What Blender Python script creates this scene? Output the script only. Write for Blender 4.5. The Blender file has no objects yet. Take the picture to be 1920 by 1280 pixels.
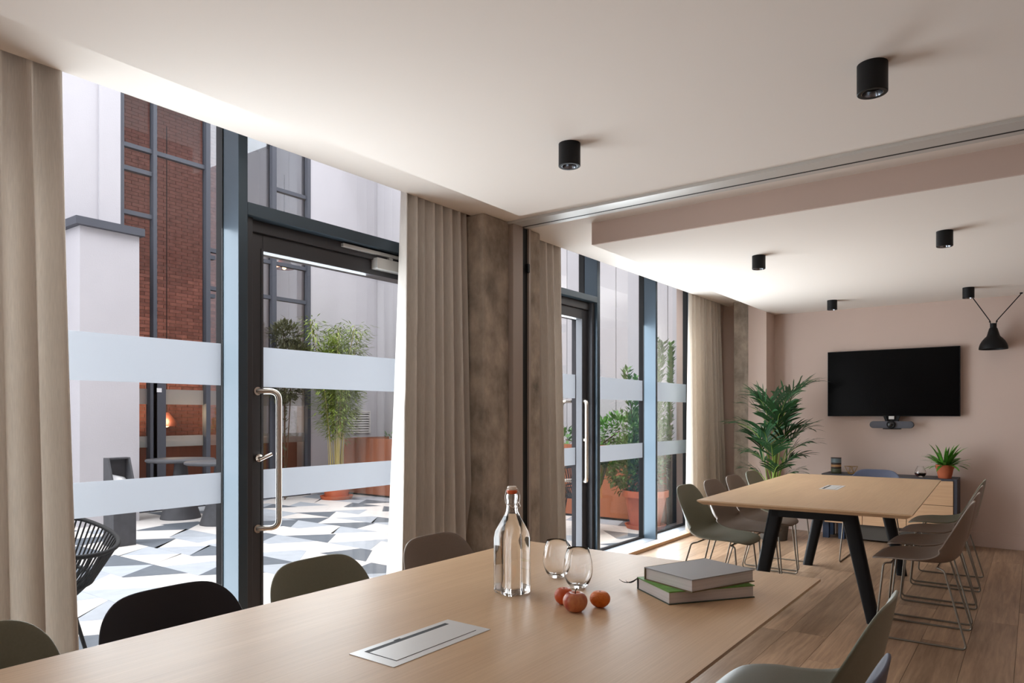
import bpy, bmesh, math, random
from math import sin, cos, pi, radians, sqrt, atan2
from mathutils import Vector, Matrix

C = bpy.context.scene.collection
S = bpy.context.scene
# ------------------------------------------------------------------ camera
cam = bpy.data.objects.new('camera', bpy.data.cameras.new('camera'))
C.objects.link(cam)
cam.location = (0, 0, 1.28)
cam.rotation_euler = (radians(90), 0, radians(36.5))
cam.data.sensor_width = 36
cam.data.lens = 1325 / 1920 * 36
cam.data.shift_y = 138 / 1920
cam.data.clip_start = 0.02
S.camera = cam
# ------------------------------------------------------------------ sky
W = bpy.data.worlds.new('sky'); S.world = W; W.use_nodes = True
wn = W.node_tree; wn.nodes.clear()
wo = wn.nodes.new('ShaderNodeOutputWorld'); bg = wn.nodes.new('ShaderNodeBackground')
tc = wn.nodes.new('ShaderNodeTexCoord'); sp = wn.nodes.new('ShaderNodeSeparateXYZ')
cr = wn.nodes.new('ShaderNodeValToRGB')
wn.links.new(tc.outputs['Generated'], sp.inputs[0]); wn.links.new(sp.outputs['Z'], cr.inputs[0])
cr.color_ramp.elements[0].position = 0.0; cr.color_ramp.elements[0].color = (0.62, 0.66, 0.72, 1)
cr.color_ramp.elements[1].position = 0.9; cr.color_ramp.elements[1].color = (1.0, 1.0, 1.02, 1)
wn.links.new(cr.outputs[0], bg.inputs[0]); bg.inputs[1].default_value = 4.4
wn.links.new(bg.outputs[0], wo.inputs[0])
W.cycles.sampling_method = 'MANUAL'; W.cycles.sample_map_resolution = 256
# soft sun behind thin cloud
sun = bpy.data.objects.new('sun', bpy.data.lights.new('sun', 'SUN')); C.objects.link(sun)
sun.data.energy = 2.0; sun.data.angle = radians(25); sun.data.color = (1.0, 0.96, 0.9)
sun.rotation_euler = (radians(26), radians(-14), 0)
# area lights added just inside the three window bays to brighten the room
for (y0, y1, e) in ((-2.6, -0.3, 18), (0.6, 2.85, 80), (4.6, 7.4, 145)):
    l = bpy.data.lights.new('daylight_fill', 'AREA'); l.shape = 'RECTANGLE'
    l.size = y1 - y0; l.size_y = 2.12; l.energy = e; l.color = (0.87, 0.95, 1.0)
    o = bpy.data.objects.new('daylight_fill', l); C.objects.link(o)
    o.location = (-3.186, (y0 + y1) / 2, 1.13)
    o.rotation_euler = (radians(90), 0, radians(-90))
S.view_settings.view_transform = 'Standard'; S.view_settings.look = 'None'
S.view_settings.gamma = 1.0; S.view_settings.use_curve_mapping = False
S.view_settings.exposure = 0.0
cy = S.cycles
cy.use_denoising = True
cy.max_bounces = 16; cy.diffuse_bounces = 8; cy.glossy_bounces = 6
cy.transmission_bounces = 12; cy.transparent_max_bounces = 24
cy.sample_clamp_indirect = 8

# ------------------------------------------------------------------ materials
def lin(h):
    h = h.lstrip('#'); r = [int(h[i:i + 2], 16) / 255 for i in (0, 2, 4)]
    return tuple(c / 12.92 if c <= 0.04045 else ((c + 0.055) / 1.055) ** 2.4 for c in r)

def mat(name, color, rough=0.5, metal=0.0, spec=0.5, trans=0.0, ior=1.45, emit=None, es=0, noise=None, bump=None,
        rand=0.0, sheen=0.0, coat=0.0):
    """principled material; noise=(scale xyz, amount, detail) mottles the colour, bump=(scale xyz, strength), rand = value spread per object"""
    m = bpy.data.materials.new(name); m.use_nodes = True
    nt = m.node_tree; p = nt.nodes['Principled BSDF']
    col = color if not isinstance(color, str) else lin(color)
    p.inputs['Base Color'].default_value = (*col, 1)
    p.inputs['Roughness'].default_value = rough; p.inputs['Metallic'].default_value = metal
    p.inputs['Specular IOR Level'].default_value = spec
    p.inputs['Transmission Weight'].default_value = trans; p.inputs['IOR'].default_value = ior
    p.inputs['Sheen Weight'].default_value = sheen; p.inputs['Coat Weight'].default_value = coat
    if emit:
        p.inputs['Emission Color'].default_value = (*emit, 1); p.inputs['Emission Strength'].default_value = es
    if noise or bump:
        t = nt.nodes.new('ShaderNodeTexCoord')
    src = None
    if noise:
        mp = nt.nodes.new('ShaderNodeMapping'); mp.inputs['Scale'].default_value = noise[0]
        nt.links.new(t.outputs['Object'], mp.inputs[0])
        n = nt.nodes.new('ShaderNodeTexNoise'); n.inputs['Scale'].default_value = 1
        n.inputs['Detail'].default_value = noise[2] if len(noise) > 2 else 4
        n.inputs['Roughness'].default_value = 0.6
        if rand:
            oi = nt.nodes.new('ShaderNodeObjectInfo'); ad = nt.nodes.new('ShaderNodeVectorMath'); ad.operation = 'ADD'
            sc = nt.nodes.new('ShaderNodeMath'); sc.operation = 'MULTIPLY'; sc.inputs[1].default_value = 37.0
            nt.links.new(oi.outputs['Random'], sc.inputs[0]); nt.links.new(mp.outputs[0], ad.inputs[0])
            nt.links.new(sc.outputs[0], ad.inputs[1]); nt.links.new(ad.outputs[0], n.inputs['Vector'])
        else:
            nt.links.new(mp.outputs[0], n.inputs['Vector'])
        r = nt.nodes.new('ShaderNodeMapRange'); r.inputs[1].default_value = 0.25; r.inputs[2].default_value = 0.75
        r.inputs[3].default_value = 1 - noise[1]; r.inputs[4].default_value = 1 + noise[1]
        nt.links.new(n.outputs[0], r.inputs[0]); src = r.outputs[0]
    if rand:
        oi = nt.nodes.new('ShaderNodeObjectInfo')
        r2 = nt.nodes.new('ShaderNodeMapRange'); r2.inputs[3].default_value = 1 - rand; r2.inputs[4].default_value = 1 + rand
        nt.links.new(oi.outputs['Random'], r2.inputs[0])
        if src:
            mu = nt.nodes.new('ShaderNodeMath'); mu.operation = 'MULTIPLY'
            nt.links.new(src, mu.inputs[0]); nt.links.new(r2.outputs[0], mu.inputs[1]); src = mu.outputs[0]
        else:
            src = r2.outputs[0]
    if src:
        mx = nt.nodes.new('ShaderNodeVectorMath'); mx.operation = 'SCALE'
        mx.inputs[0].default_value = col; nt.links.new(src, mx.inputs['Scale'])
        nt.links.new(mx.outputs[0], p.inputs['Base Color'])
    if bump:
        mp = nt.nodes.new('ShaderNodeMapping'); mp.inputs['Scale'].default_value = bump[0]
        nt.links.new(t.outputs['Object'], mp.inputs[0])
        n = nt.nodes.new('ShaderNodeTexNoise'); n.inputs['Scale'].default_value = 1; n.inputs['Detail'].default_value = 3
        nt.links.new(mp.outputs[0], n.inputs['Vector'])
        b = nt.nodes.new('ShaderNodeBump'); b.inputs['Strength'].default_value = bump[1]; b.inputs['Distance'].default_value = 0.01
        nt.links.new(n.outputs[0], b.inputs['Height']); nt.links.new(b.outputs[0], p.inputs['Normal'])
    return m

def pane_mat(name, refl, tint=(1, 1, 1)):
    m = bpy.data.materials.new(name); m.use_nodes = True; nt = m.node_tree; nt.nodes.clear()
    o = nt.nodes.new('ShaderNodeOutputMaterial'); mx = nt.nodes.new('ShaderNodeMixShader')
    tr = nt.nodes.new('ShaderNodeBsdfTransparent'); tr.inputs[0].default_value = (*tint, 1)
    gl = nt.nodes.new('ShaderNodeBsdfGlossy'); gl.inputs['Roughness'].default_value = 0.0
    fr = nt.nodes.new('ShaderNodeFresnel'); fr.inputs[0].default_value = 1.45
    mu = nt.nodes.new('ShaderNodeMath'); mu.operation = 'MULTIPLY'; mu.inputs[1].default_value = refl
    nt.links.new(fr.outputs[0], mu.inputs[0]); nt.links.new(mu.outputs[0], mx.inputs[0])
    nt.links.new(tr.outputs[0], mx.inputs[1]); nt.links.new(gl.outputs[0], mx.inputs[2]); nt.links.new(mx.outputs[0], o.inputs[0])
    return m

def film_mat(name, col, see=0.06, diff=0.35):
    m = bpy.data.materials.new(name); m.use_nodes = True; nt = m.node_tree; nt.nodes.clear()
    o = nt.nodes.new('ShaderNodeOutputMaterial'); a = nt.nodes.new('ShaderNodeMixShader'); b = nt.nodes.new('ShaderNodeMixShader')
    t = nt.nodes.new('ShaderNodeBsdfTranslucent'); d = nt.nodes.new('ShaderNodeBsdfDiffuse'); tr = nt.nodes.new('ShaderNodeBsdfTransparent')
    t.inputs[0].default_value = (*col, 1); d.inputs[0].default_value = (*col, 1)
    a.inputs[0].default_value = diff; b.inputs[0].default_value = see
    nt.links.new(t.outputs[0], a.inputs[1]); nt.links.new(d.outputs[0], a.inputs[2])
    nt.links.new(a.outputs[0], b.inputs[1]); nt.links.new(tr.outputs[0], b.inputs[2]); nt.links.new(b.outputs[0], o.inputs[0])
    return m

def wood_mat(name, dark, light, rough=0.4, rand=0.0, fine=90, along='Y', spec=0.5, coarse=5.0):
    """straight-grained oak running along one axis"""
    m = bpy.data.materials.new(name); m.use_nodes = True; nt = m.node_tree; p = nt.nodes['Principled BSDF']
    p.inputs['Roughness'].default_value = rough; p.inputs['Specular IOR Level'].default_value = spec
    t = nt.nodes.new('ShaderNodeTexCoord'); vec = t.outputs['Object']
    if rand:
        oi = nt.nodes.new('ShaderNodeObjectInfo'); sc = nt.nodes.new('ShaderNodeMath'); sc.operation = 'MULTIPLY'; sc.inputs[1].default_value = 53.0
        ad = nt.nodes.new('ShaderNodeVectorMath'); nt.links.new(oi.outputs['Random'], sc.inputs[0])
        nt.links.new(vec, ad.inputs[0]); nt.links.new(sc.outputs[0], ad.inputs[1]); vec = ad.outputs[0]
    def noise(a, l, det):
        mp = nt.nodes.new('ShaderNodeMapping')
        mp.inputs['Scale'].default_value = (a, l, a) if along == 'Y' else (l, a, a)
        nt.links.new(vec, mp.inputs[0]); n = nt.nodes.new('ShaderNodeTexNoise'); n.inputs['Scale'].default_value = 1
        n.inputs['Detail'].default_value = det; n.inputs['Roughness'].default_value = 0.65; n.inputs['Distortion'].default_value = 0.4
        nt.links.new(mp.outputs[0], n.inputs['Vector']); return n.outputs[0]
    n1 = noise(fine, 2.5, 3); n2 = noise(coarse, 0.7, 5)
    ad = nt.nodes.new('ShaderNodeMath'); ad.operation = 'ADD'; nt.links.new(n1, ad.inputs[0]); nt.links.new(n2, ad.inputs[1])
    fac = ad.outputs[0]
    r = nt.nodes.new('ShaderNodeMapRange'); r.inputs[1].default_value = 0.65; r.inputs[2].default_value = 1.35
    nt.links.new(fac, r.inputs[0])
    mx = nt.nodes.new('ShaderNodeMix'); mx.data_type = 'RGBA'
    mx.inputs['A'].default_value = (*lin(dark), 1); mx.inputs['B'].default_value = (*lin(light), 1)
    nt.links.new(r.outputs[0], mx.inputs['Factor']); out = mx.outputs['Result']
    if rand:
        hs = nt.nodes.new('ShaderNodeMapRange'); hs.inputs[3].default_value = 1 - rand; hs.inputs[4].default_value = 1 + rand
        nt.links.new(oi.outputs['Random'], hs.inputs[0])
        vm = nt.nodes.new('ShaderNodeVectorMath'); vm.operation = 'SCALE'
        nt.links.new(out, vm.inputs[0]); nt.links.new(hs.outputs[0], vm.inputs['Scale']); out = vm.outputs[0]
    nt.links.new(out, p.inputs['Base Color'])
    b = nt.nodes.new('ShaderNodeBump'); b.inputs['Strength'].default_value = 0.06; b.inputs['Distance'].default_value = 0.004
    nt.links.new(n1, b.inputs['Height']); nt.links.new(b.outputs[0], p.inputs['Normal'])
    return m

def cloth_mat(name, col, thru=0.25):
    m = bpy.data.materials.new(name); m.use_nodes = True; nt = m.node_tree; nt.nodes.clear()
    o = nt.nodes.new('ShaderNodeOutputMaterial'); mx = nt.nodes.new('ShaderNodeMixShader'); mx.inputs[0].default_value = thru
    d = nt.nodes.new('ShaderNodeBsdfDiffuse'); t = nt.nodes.new('ShaderNodeBsdfTranslucent')
    tcn = nt.nodes.new('ShaderNodeTexCoord'); mp = nt.nodes.new('ShaderNodeMapping'); mp.inputs['Scale'].default_value = (260, 260, 18)
    n = nt.nodes.new('ShaderNodeTexNoise'); n.inputs['Scale'].default_value = 1; n.inputs['Detail'].default_value = 2
    r = nt.nodes.new('ShaderNodeMapRange'); r.inputs[3].default_value = 0.84; r.inputs[4].default_value = 1.14
    vm = nt.nodes.new('ShaderNodeVectorMath'); vm.operation = 'SCALE'; vm.inputs[0].default_value = lin(col)
    nt.links.new(tcn.outputs['Object'], mp.inputs[0]); nt.links.new(mp.outputs[0], n.inputs['Vector']); nt.links.new(n.outputs[0], r.inputs[0])
    nt.links.new(r.outputs[0], vm.inputs['Scale']); nt.links.new(vm.outputs[0], d.inputs[0]); nt.links.new(vm.outputs[0], t.inputs[0])
    nt.links.new(d.outputs[0], mx.inputs[1]); nt.links.new(t.outputs[0], mx.inputs[2]); nt.links.new(mx.outputs[0], o.inputs[0])
    return m

M = {}
M['ceiling'] = mat('ceiling_paint', '#e9e2db', 0.85, spec=0.2)
M['wall'] = mat('pink_plaster', '#c8b4a9', 0.8, spec=0.2, noise=((1.2, 1.2, 1.2), 0.03))
M['concrete'] = mat('board_marked_concrete', '#a2978b', 0.85, spec=0.2, noise=((7, 7, 5.5), 0.5, 12), bump=((30, 30, 14), 0.6))
M['floor'] = wood_mat('oak_plank', '#7f634d', '#c0a083', 0.38, rand=0.22, fine=45, coarse=9)
M['gap'] = mat('dark_joint', '#2e2118', 0.9)
M['table'] = wood_mat('oak_table', '#b89674', '#cfaf8b', 0.42, fine=230, spec=0.4)
M['oak_x'] = wood_mat('oak_front', '#b99270', '#d3ae88', 0.5, fine=110, along='X')
M['black'] = mat('black_powder_coat', '#101012', 0.5, spec=0.3)
M['frame'] = mat('grey_blue_frame', '#3b4954', 0.34, metal=0.3, spec=0.6)
M['doorframe'] = mat('charcoal_door_frame', '#3f3f43', 0.42, metal=0.15, spec=0.5)
M['gasket'] = mat('black_gasket', '#0c0e11', 0.6)
M['sill'] = mat('grey_sill', '#83888f', 0.5, metal=0.3)
M['sillboard'] = mat('painted_sill_board', '#b3aea8', 0.6)
M['steel'] = mat('brushed_steel', '#cfc8c0', 0.25, metal=1.0)
M['alu'] = mat('anodised_aluminium', '#c9c8c5', 0.4, metal=0.35)
M['greypost'] = mat('grey_post', '#a3978f', 0.45, metal=0.2)
M['pane'] = pane_mat('clear_pane', 0.22)
M['farpane'] = pane_mat('facade_pane', 0.25, (0.93, 0.95, 0.96))
M['farpane_r'] = pane_mat('facade_pane_sky', 2.6, (0.9, 0.93, 0.96))
M['film'] = film_mat('frosted_film', (0.72, 0.76, 0.80), 0.05, 0.12)
M['farfilm'] = film_mat('frosted_film_far', (0.45, 0.46, 0.47), 0.35, 0.6)
M['curtain'] = cloth_mat('linen_curtain', '#e0dad3', 0.22)
M['sheer'] = cloth_mat('pale_curtain', '#e0d8ce', 0.4)
M['render'] = mat('white_render', '#bbb9bd', 0.9, spec=0.15, noise=((0.8, 0.8, 0.8), 0.05), bump=((60, 60, 60), 0.15))
M['coping'] = mat('slate_coping', '#4a4d56', 0.6)
M['brick'] = mat('red_brick', '#a86c5d', 0.85, spec=0.2, noise=((14, 14, 14), 0.3), rand=0.28)
M['mortar'] = mat('mortar', '#8a7468', 0.9)
M['tile_w'] = mat('tile_white', '#cbc8c5', 0.7, spec=0.3, noise=((6, 6, 6), 0.05), rand=0.03)
M['tile_l'] = mat('tile_pale_grey', '#9da4ac', 0.7, spec=0.3, noise=((8, 8, 8), 0.08), rand=0.06)
M['tile_d'] = mat('tile_mid_grey', '#5f666e', 0.7, spec=0.3, noise=((10, 10, 10), 0.12), rand=0.08)
M['corten'] = mat('corten_steel', '#985a3c', 0.7, spec=0.3, noise=((7, 7, 1.2), 0.22, 6))
M['terracotta'] = mat('terracotta', '#b5603f', 0.75, spec=0.3, noise=((9, 9, 9), 0.14))
M['soil'] = mat('soil', '#2a2018', 1.0)
M['stone'] = mat('dark_stone', '#46474b', 0.7, noise=((12, 12, 12), 0.2))
M['rope'] = mat('black_rope', '#141619', 0.75)
M['chair_green'] = mat('grey_green_shell', '#7c7d6d', 0.42, spec=0.4, noise=((180, 180, 180), 0.06))
M['chair_taupe'] = mat('taupe_shell', '#82746a', 0.42, spec=0.4, noise=((180, 180, 180), 0.06))
M['chair_black'] = mat('black_shell', '#26242a', 0.5, spec=0.4)
M['chair_blue'] = mat('blue_grey_shell', '#4a4e60', 0.5, spec=0.4, noise=((180, 180, 180), 0.06))
M['wire'] = mat('grey_steel_wire', '#7d766c', 0.35, metal=0.6)
M['hatch'] = mat('white_metal', '#d9d9d8', 0.35, metal=0.2)
M['tv'] = mat('tv_glass', '#030304', 0.2, spec=0.12)
M['bar'] = mat('grey_fabric', '#54555c', 0.8)
M['carcass'] = mat('charcoal_cabinet', '#3d3e46', 0.5)
M['blue'] = mat('blue_steel', '#34435c', 0.45)
M['recess'] = mat('grey_plinth', '#4f4a44', 0.7)
M['glass'] = mat('clear_glass', (1, 1, 1), 0.0, trans=1.0, ior=1.47)
M['water'] = mat('water', (1, 1, 1), 0.0, trans=1.0, ior=1.333)
M['coffee'] = mat('dark_drink', '#2a0f0a', 0.1)
M['orange_seal'] = mat('orange_rubber', '#d9632f', 0.5)
M['ceramic'] = mat('white_ceramic', '#f0e6da', 0.3)
def mottle(name, c1, c2, sc, rough):
    m = mat(name, c1, rough); nt = m.node_tree; t = nt.nodes.new('ShaderNodeTexCoord'); mp = nt.nodes.new('ShaderNodeMapping'); mp.inputs['Scale'].default_value = sc
    n = nt.nodes.new('ShaderNodeTexNoise'); n.inputs['Scale'].default_value = 1; n.inputs['Detail'].default_value = 6; r = nt.nodes.new('ShaderNodeMapRange')
    r.inputs[1].default_value = 0.38; r.inputs[2].default_value = 0.68; x = nt.nodes.new('ShaderNodeMix'); x.data_type = 'RGBA'
    x.inputs['A'].default_value = (*lin(c1), 1); x.inputs['B'].default_value = (*lin(c2), 1)
    nt.links.new(t.outputs['Object'], mp.inputs[0]); nt.links.new(mp.outputs[0], n.inputs['Vector']); nt.links.new(n.outputs[0], r.inputs[0])
    nt.links.new(r.outputs[0], x.inputs['Factor']); nt.links.new(x.outputs['Result'], nt.nodes['Principled BSDF'].inputs['Base Color']); return m
M['apple'] = mottle('apple_skin', '#a2382c', '#cf8a5a', (34, 34, 14), 0.3)
M['orange'] = mat('orange_peel', '#d9701c', 0.45, bump=((260, 260, 260), 0.3))
M['peach'] = mat('nectarine_skin', '#c4521f', 0.4, noise=((20, 20, 20), 0.25))
M['stem'] = mat('brown_stem', '#4a3320', 0.8)
M['page'] = mat('page_block', '#c9c3c0', 0.8, noise=((3, 3, 900), 0.12, 2))
M['cover_grey'] = mat('grey_cover', '#8d8a8a', 0.55)
M['cover_brown'] = mat('brown_cover', '#6b5a3e', 0.6)
M['cover_green'] = mat('green_cover', '#5f8d3c', 0.5, noise=((25, 25, 25), 0.4))
M['cover_dark'] = mat('dark_green_cover', '#3c463a', 0.6)
M['ribbon'] = mat('dark_ribbon', '#2c3138', 0.5)
M['leaf_palm'] = mat('palm_leaf', '#264a2a', 0.4, spec=0.5, noise=((4, 4, 4), 0.3))
M['stem_palm'] = mat('palm_stem', '#7d9440', 0.5)
M['leaf_fern'] = mat('fern_leaf', '#4f8a2c', 0.5, noise=((9, 9, 9), 0.3))
M['leaf_bush'] = mat('laurel_leaf', '#557a38', 0.4, noise=((3, 3, 3), 0.35))
M['leaf_bush2'] = mat('planter_leaf', '#5f8f45', 0.45, noise=((3, 3, 3), 0.35))
M['leaf_bamboo'] = mat('bamboo_leaf', '#7d9038', 0.5, noise=((2, 2, 2), 0.3))
M['cane'] = mat('bamboo_cane', '#b3a45e', 0.5)
M['leaf_red'] = mat('reddish_leaf', '#56583c', 0.5, noise=((3, 3, 3), 0.4))
M['brass'] = mat('brass', '#b08a4a', 0.3, metal=1.0)
M['jar_blue'] = mat('jar_blue_glaze', '#6f7f86', 0.35)
M['jar_tan'] = mat('jar_tan_glaze', '#b58a5e', 0.4)
M['jar_olive'] = mat('jar_olive_glaze', '#565a45', 0.4)
M['jar_dark'] = mat('jar_dark_glaze', '#3a2f2b', 0.4)
M['lens'] = mat('lens_glass', '#0a0b0e', 0.08, spec=0.8)
M['mirror'] = mat('lamp_reflector', '#8e9298', 0.2, metal=1.0)
M['paper'] = mat('white_paper', '#e6e8ea', 0.8)
M['barwood'] = mat('bar_front_wood', '#7c4430', 0.6, noise=((2, 20, 2), 0.2))
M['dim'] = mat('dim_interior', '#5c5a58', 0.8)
M['glow'] = mat('warm_bulb', '#ffb060', 0.5, emit=(1, 0.62, 0.3), es=5)
M['copper'] = mat('copper_shade', '#5e352b', 0.4, metal=0.5)

# ------------------------------------------------------------------ mesh helpers
class B:
    """collects boxes, prisms, tubes and lathes; build() links them as ONE mesh object"""
    def __init__(s): s.v = []; s.f = []; s.m = []; s.mi = 0
    def add(s, vs, fs):
        o = len(s.v); s.v += [tuple(p) for p in vs]
        for f in fs: s.f.append([o + i for i in f]); s.m.append(s.mi)
        return s
    def box(s, x0, x1, y0, y1, z0, z1):
        return s.add([(x, y, z) for z in (z0, z1) for y in (y0, y1) for x in (x0, x1)],
                     [(0, 2, 3, 1), (4, 5, 7, 6), (0, 1, 5, 4), (2, 6, 7, 3), (0, 4, 6, 2), (1, 3, 7, 5)])
    def prism(s, poly, z0, z1, poly2=None):
        n = len(poly); q = poly2 or poly
        return s.add([(x, y, z0) for x, y in poly] + [(x, y, z1) for x, y in q],
                     [tuple(reversed(range(n))), tuple(range(n, 2 * n))] + [(i, (i + 1) % n, n + (i + 1) % n, n + i) for i in range(n)])
    def loft(s, rings, caps=True):
        n = len(rings[0]); vs = [p for r in rings for p in r]; fs = []
        for k in range(len(rings) - 1):
            for i in range(n): fs.append((k * n + i, k * n + (i + 1) % n, (k + 1) * n + (i + 1) % n, (k + 1) * n + i))
        if caps: fs += [tuple(reversed(range(n))), tuple(range((len(rings) - 1) * n, len(rings) * n))]
        return s.add(vs, fs)
    def lathe(s, prof, n=32, cx=0, cy=0, closed=False):
        """profile of (r, z) turned about a vertical axis; r 0 at the ends closes it"""
        vs = []; idx = []
        for r, z in prof:
            if r < 1e-6: idx.append([len(vs)] * n); vs.append((cx, cy, z))
            else:
                idx.append(list(range(len(vs), len(vs) + n)))
                vs += [(cx + r * cos(2 * pi * i / n), cy + r * sin(2 * pi * i / n), z) for i in range(n)]
        fs = []; prs = list(zip(idx, idx[1:]))
        if closed: prs.append((idx[-1], idx[0]))
        for a, b in prs:
            for i in range(n):
                j = (i + 1) % n; q = []
                for k in (a[i], a[j], b[j], b[i]):
                    if k not in q: q.append(k)
                if len(q) > 2: fs.append(tuple(q))
        return s.add(vs, fs)
    def tube(s, path, r, n=8, closed=False, r2=None):
        path = [Vector(p) for p in path]; N = len(path); rings = []
        prev = None
        for i, p in enumerate(path):
            a = path[i - 1] if (i or closed) else p; b = path[(i + 1) % N] if (i < N - 1 or closed) else p
            t = (b - a).normalized()
            if prev is None:
                up = Vector((0, 0, 1)) if abs(t.z) < 0.9 else Vector((1, 0, 0)); u = t.cross(up).normalized()
            else:
                u = prev - t * prev.dot(t)
                u = u.normalized() if u.length > 1e-6 else t.cross(Vector((0, 0, 1))).normalized()
            prev = u; w = t.cross(u)
            rr = r if r2 is None else r + (r2 - r) * i / max(1, N - 1)
            rings.append([p + (u * cos(2 * pi * k / n) + w * sin(2 * pi * k / n)) * rr for k in range(n)])
        if closed: rings.append(rings[0]); return s.loft(rings, False)
        return s.loft(rings)
    def strip(s, pts, widths, side):
        """flat tapering blade; side = half-width vector per point"""
        o = []
        for p, w, d in zip(pts, widths, side): o += [p - d * w, p + d * w]
        return s.add(o, [(2 * i, 2 * i + 1, 2 * i + 3, 2 * i + 2) for i in range(len(pts) - 1)])
    def mesh(s, name, mats):
        me = bpy.data.meshes.new(name); me.from_pydata(s.v, [], s.f)
        for k in (mats if isinstance(mats, (list, tuple)) else [mats]): me.materials.append(M[k])
        if any(s.m): me.polygons.foreach_set('material_index', s.m)
        return me
    def build(s, name, mats, parent=None, smooth=None, bevel=None, loc=None):
        me = s.mesh(name, mats)
        if smooth or bevel:
            bm = bmesh.new(); bm.from_mesh(me)
            bmesh.ops.recalc_face_normals(bm, faces=bm.faces[:])
            if bevel: bmesh.ops.bevel(bm, geom=[e for e in bm.edges if e.calc_face_angle(0) > 0.5], offset=bevel, segments=2, affect='EDGES', profile=0.6)
            bm.to_mesh(me); bm.free()
        if smooth:
            me.polygons.foreach_set('use_smooth', [True] * len(me.polygons)); me.set_sharp_from_angle(angle=radians(smooth))
        return link(name, me, parent, loc)

def link(name, me, parent=None, loc=None):
    o = bpy.data.objects.new(name, me); C.objects.link(o)
    if parent: o.parent = parent
    if loc: o.location = loc
    return o
def tag(o, label=None, cat=None, group=None, kind=None):
    if label: o['label'] = label
    if cat: o['category'] = cat
    if group: o['group'] = group
    if kind: o['kind'] = kind
    return o
def thing(name, label, cat, loc=(0, 0, 0), rz=0, group=None):
    o = bpy.data.objects.new(name, None); C.objects.link(o); o.location = loc; o.rotation_euler = (0, 0, rz)
    o.empty_display_size = 0.05
    return tag(o, label, cat, group)
def setting(name, label=None, cat=None):
    o = bpy.data.objects.new(name, None); C.objects.link(o); o.empty_display_size = 0.05
    return tag(o, label, cat, None, 'structure')
def struct(o, label, cat): return tag(o, label, cat, None, 'structure')
def dup(root, loc, rz, label, group=None):
    r = root.copy(); C.objects.link(r); r.location = loc; r.rotation_euler = (0, 0, rz); r['label'] = label
    if group: r['group'] = group
    for ch in list(root.children):
        c = ch.copy(); C.objects.link(c); c.parent = r
        for g in list(ch.children):
            d = g.copy(); C.objects.link(d); d.parent = c
    return r
def rpath(pts, r, n=5):
    """polyline with rounded corners"""
    P = [Vector(p) for p in pts]; out = [P[0]]
    for i in range(1, len(P) - 1):
        a = (P[i - 1] - P[i]); b = (P[i + 1] - P[i]); d = min(r, a.length * .45, b.length * .45)
        p0 = P[i] + a.normalized() * d; p1 = P[i] + b.normalized() * d
        for k in range(n + 1):
            t = k / n; out.append(p0 * (1 - t) ** 2 + P[i] * 2 * t * (1 - t) + p1 * t * t)
    out.append(P[-1]); return out
def rrect(w, d, r, n=4):
    o = []
    for sx, sy, a0 in ((1, 1, 0), (-1, 1, 90), (-1, -1, 180), (1, -1, 270)):
        for k in range(n + 1):
            a = radians(a0 + 90 * k / n); o.append((sx * (w - r) + r * cos(a), sy * (d - r) + r * sin(a)))
    return o
R = random.Random(7)

# ------------------------------------------------------------------ room shell
XG, XF = -3.20, -3.05
YB = 8.25
# floor of oak planks
fl = setting('floor', 'pale brown oak plank floor of the meeting room', 'floor')
B().box(-2.98, 2.6, -3, YB, -0.06, -0.006).build('subfloor', 'gap', fl)
pw = 0.22; x = -2.942; col = 0
while x < 2.6:
    w = min(pw, 2.6 - x); y = -3 - R.uniform(0, 1.6)
    while y < YB:
        L = R.uniform(1.5, 2.3) if x > -2 else R.uniform(1.7, 2.4); y0 = max(y, -3); y1 = min(y + L, YB)
        if y1 - y0 > 0.05:
            me = B().box(-w / 2 + 0.0008, w / 2 - 0.0008, -(y1 - y0) / 2 + 0.0008, (y1 - y0) / 2 - 0.0008, -0.006, 0).mesh('plank', 'floor')
            link('plank', me, fl, (x + w / 2, (y0 + y1) / 2, 0))
        y += L
    x += w
# ceiling: upper slab, dropped near and far fields
ce = setting('ceiling', 'smooth off-white ceiling with a raised margin along the windows', 'ceiling')
B().box(-2.925, 2.7, -3.1, 8.67, 2.565, 2.95).build('upper_slab', 'ceiling', ce)
B().box(-3.4, -2.925, -3.1, 8.67, 2.86, 2.95).build('curtain_pocket', 'ceiling', ce)
B().box(-2.372, 2.6, -3, 3.28, 2.42, 2.565).build('dropped_field', 'ceiling', ce)
B().box(-2.385, 2.6, 4.14, YB, 2.42, 2.565).build('dropped_field', 'ceiling', ce)
B().box(-2.385, 2.6, 4.12, 4.14, 2.42, 2.565).build('bulkhead_face', 'wall', ce)
struct(B().box(-3.4, 2.7, YB, 8.67, -0.1, 2.6).build('wall_back', 'wall'), 'dusty pink end wall behind the wall-mounted screen', 'wall')
wb = bpy.data.objects['wall_back']
B().box(-2.585, -2.385, 7.95, YB, 0, 2.565).build('pier', 'wall', wb)
B().box(-2.765, -2.587, 8.0, YB, 0, 2.565).build('concrete_pier', 'concrete', wb)
B().box(-2.385, 2.6, YB - 0.012, YB, 0, 0.14).build('baseboard', 'wall', wb, bevel=0.002)
struct(B().box(2.6, 2.75, -3.1, 8.67, -0.1, 2.6).build('wall_right', 'wall'), 'plain pink wall on the side away from the windows', 'wall')
struct(B().box(-3.4, 2.7, -3.25, -3.0, -0.1, 2.95).build('wall_front', 'wall'), 'plain pink wall behind the viewpoint', 'wall')
wl = B()
wl.box(-3.34, -2.98, -3.1, -2.6, -0.1, 2.86).box(-3.34, -2.98, -0.3, 0.55, -0.1, 2.86).box(-3.34, -2.98, 7.72, 8.3, -0.1, 2.86)
wl.box(-3.34, -2.98, 3.36, 4.12, -0.1, 2.86)
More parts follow.
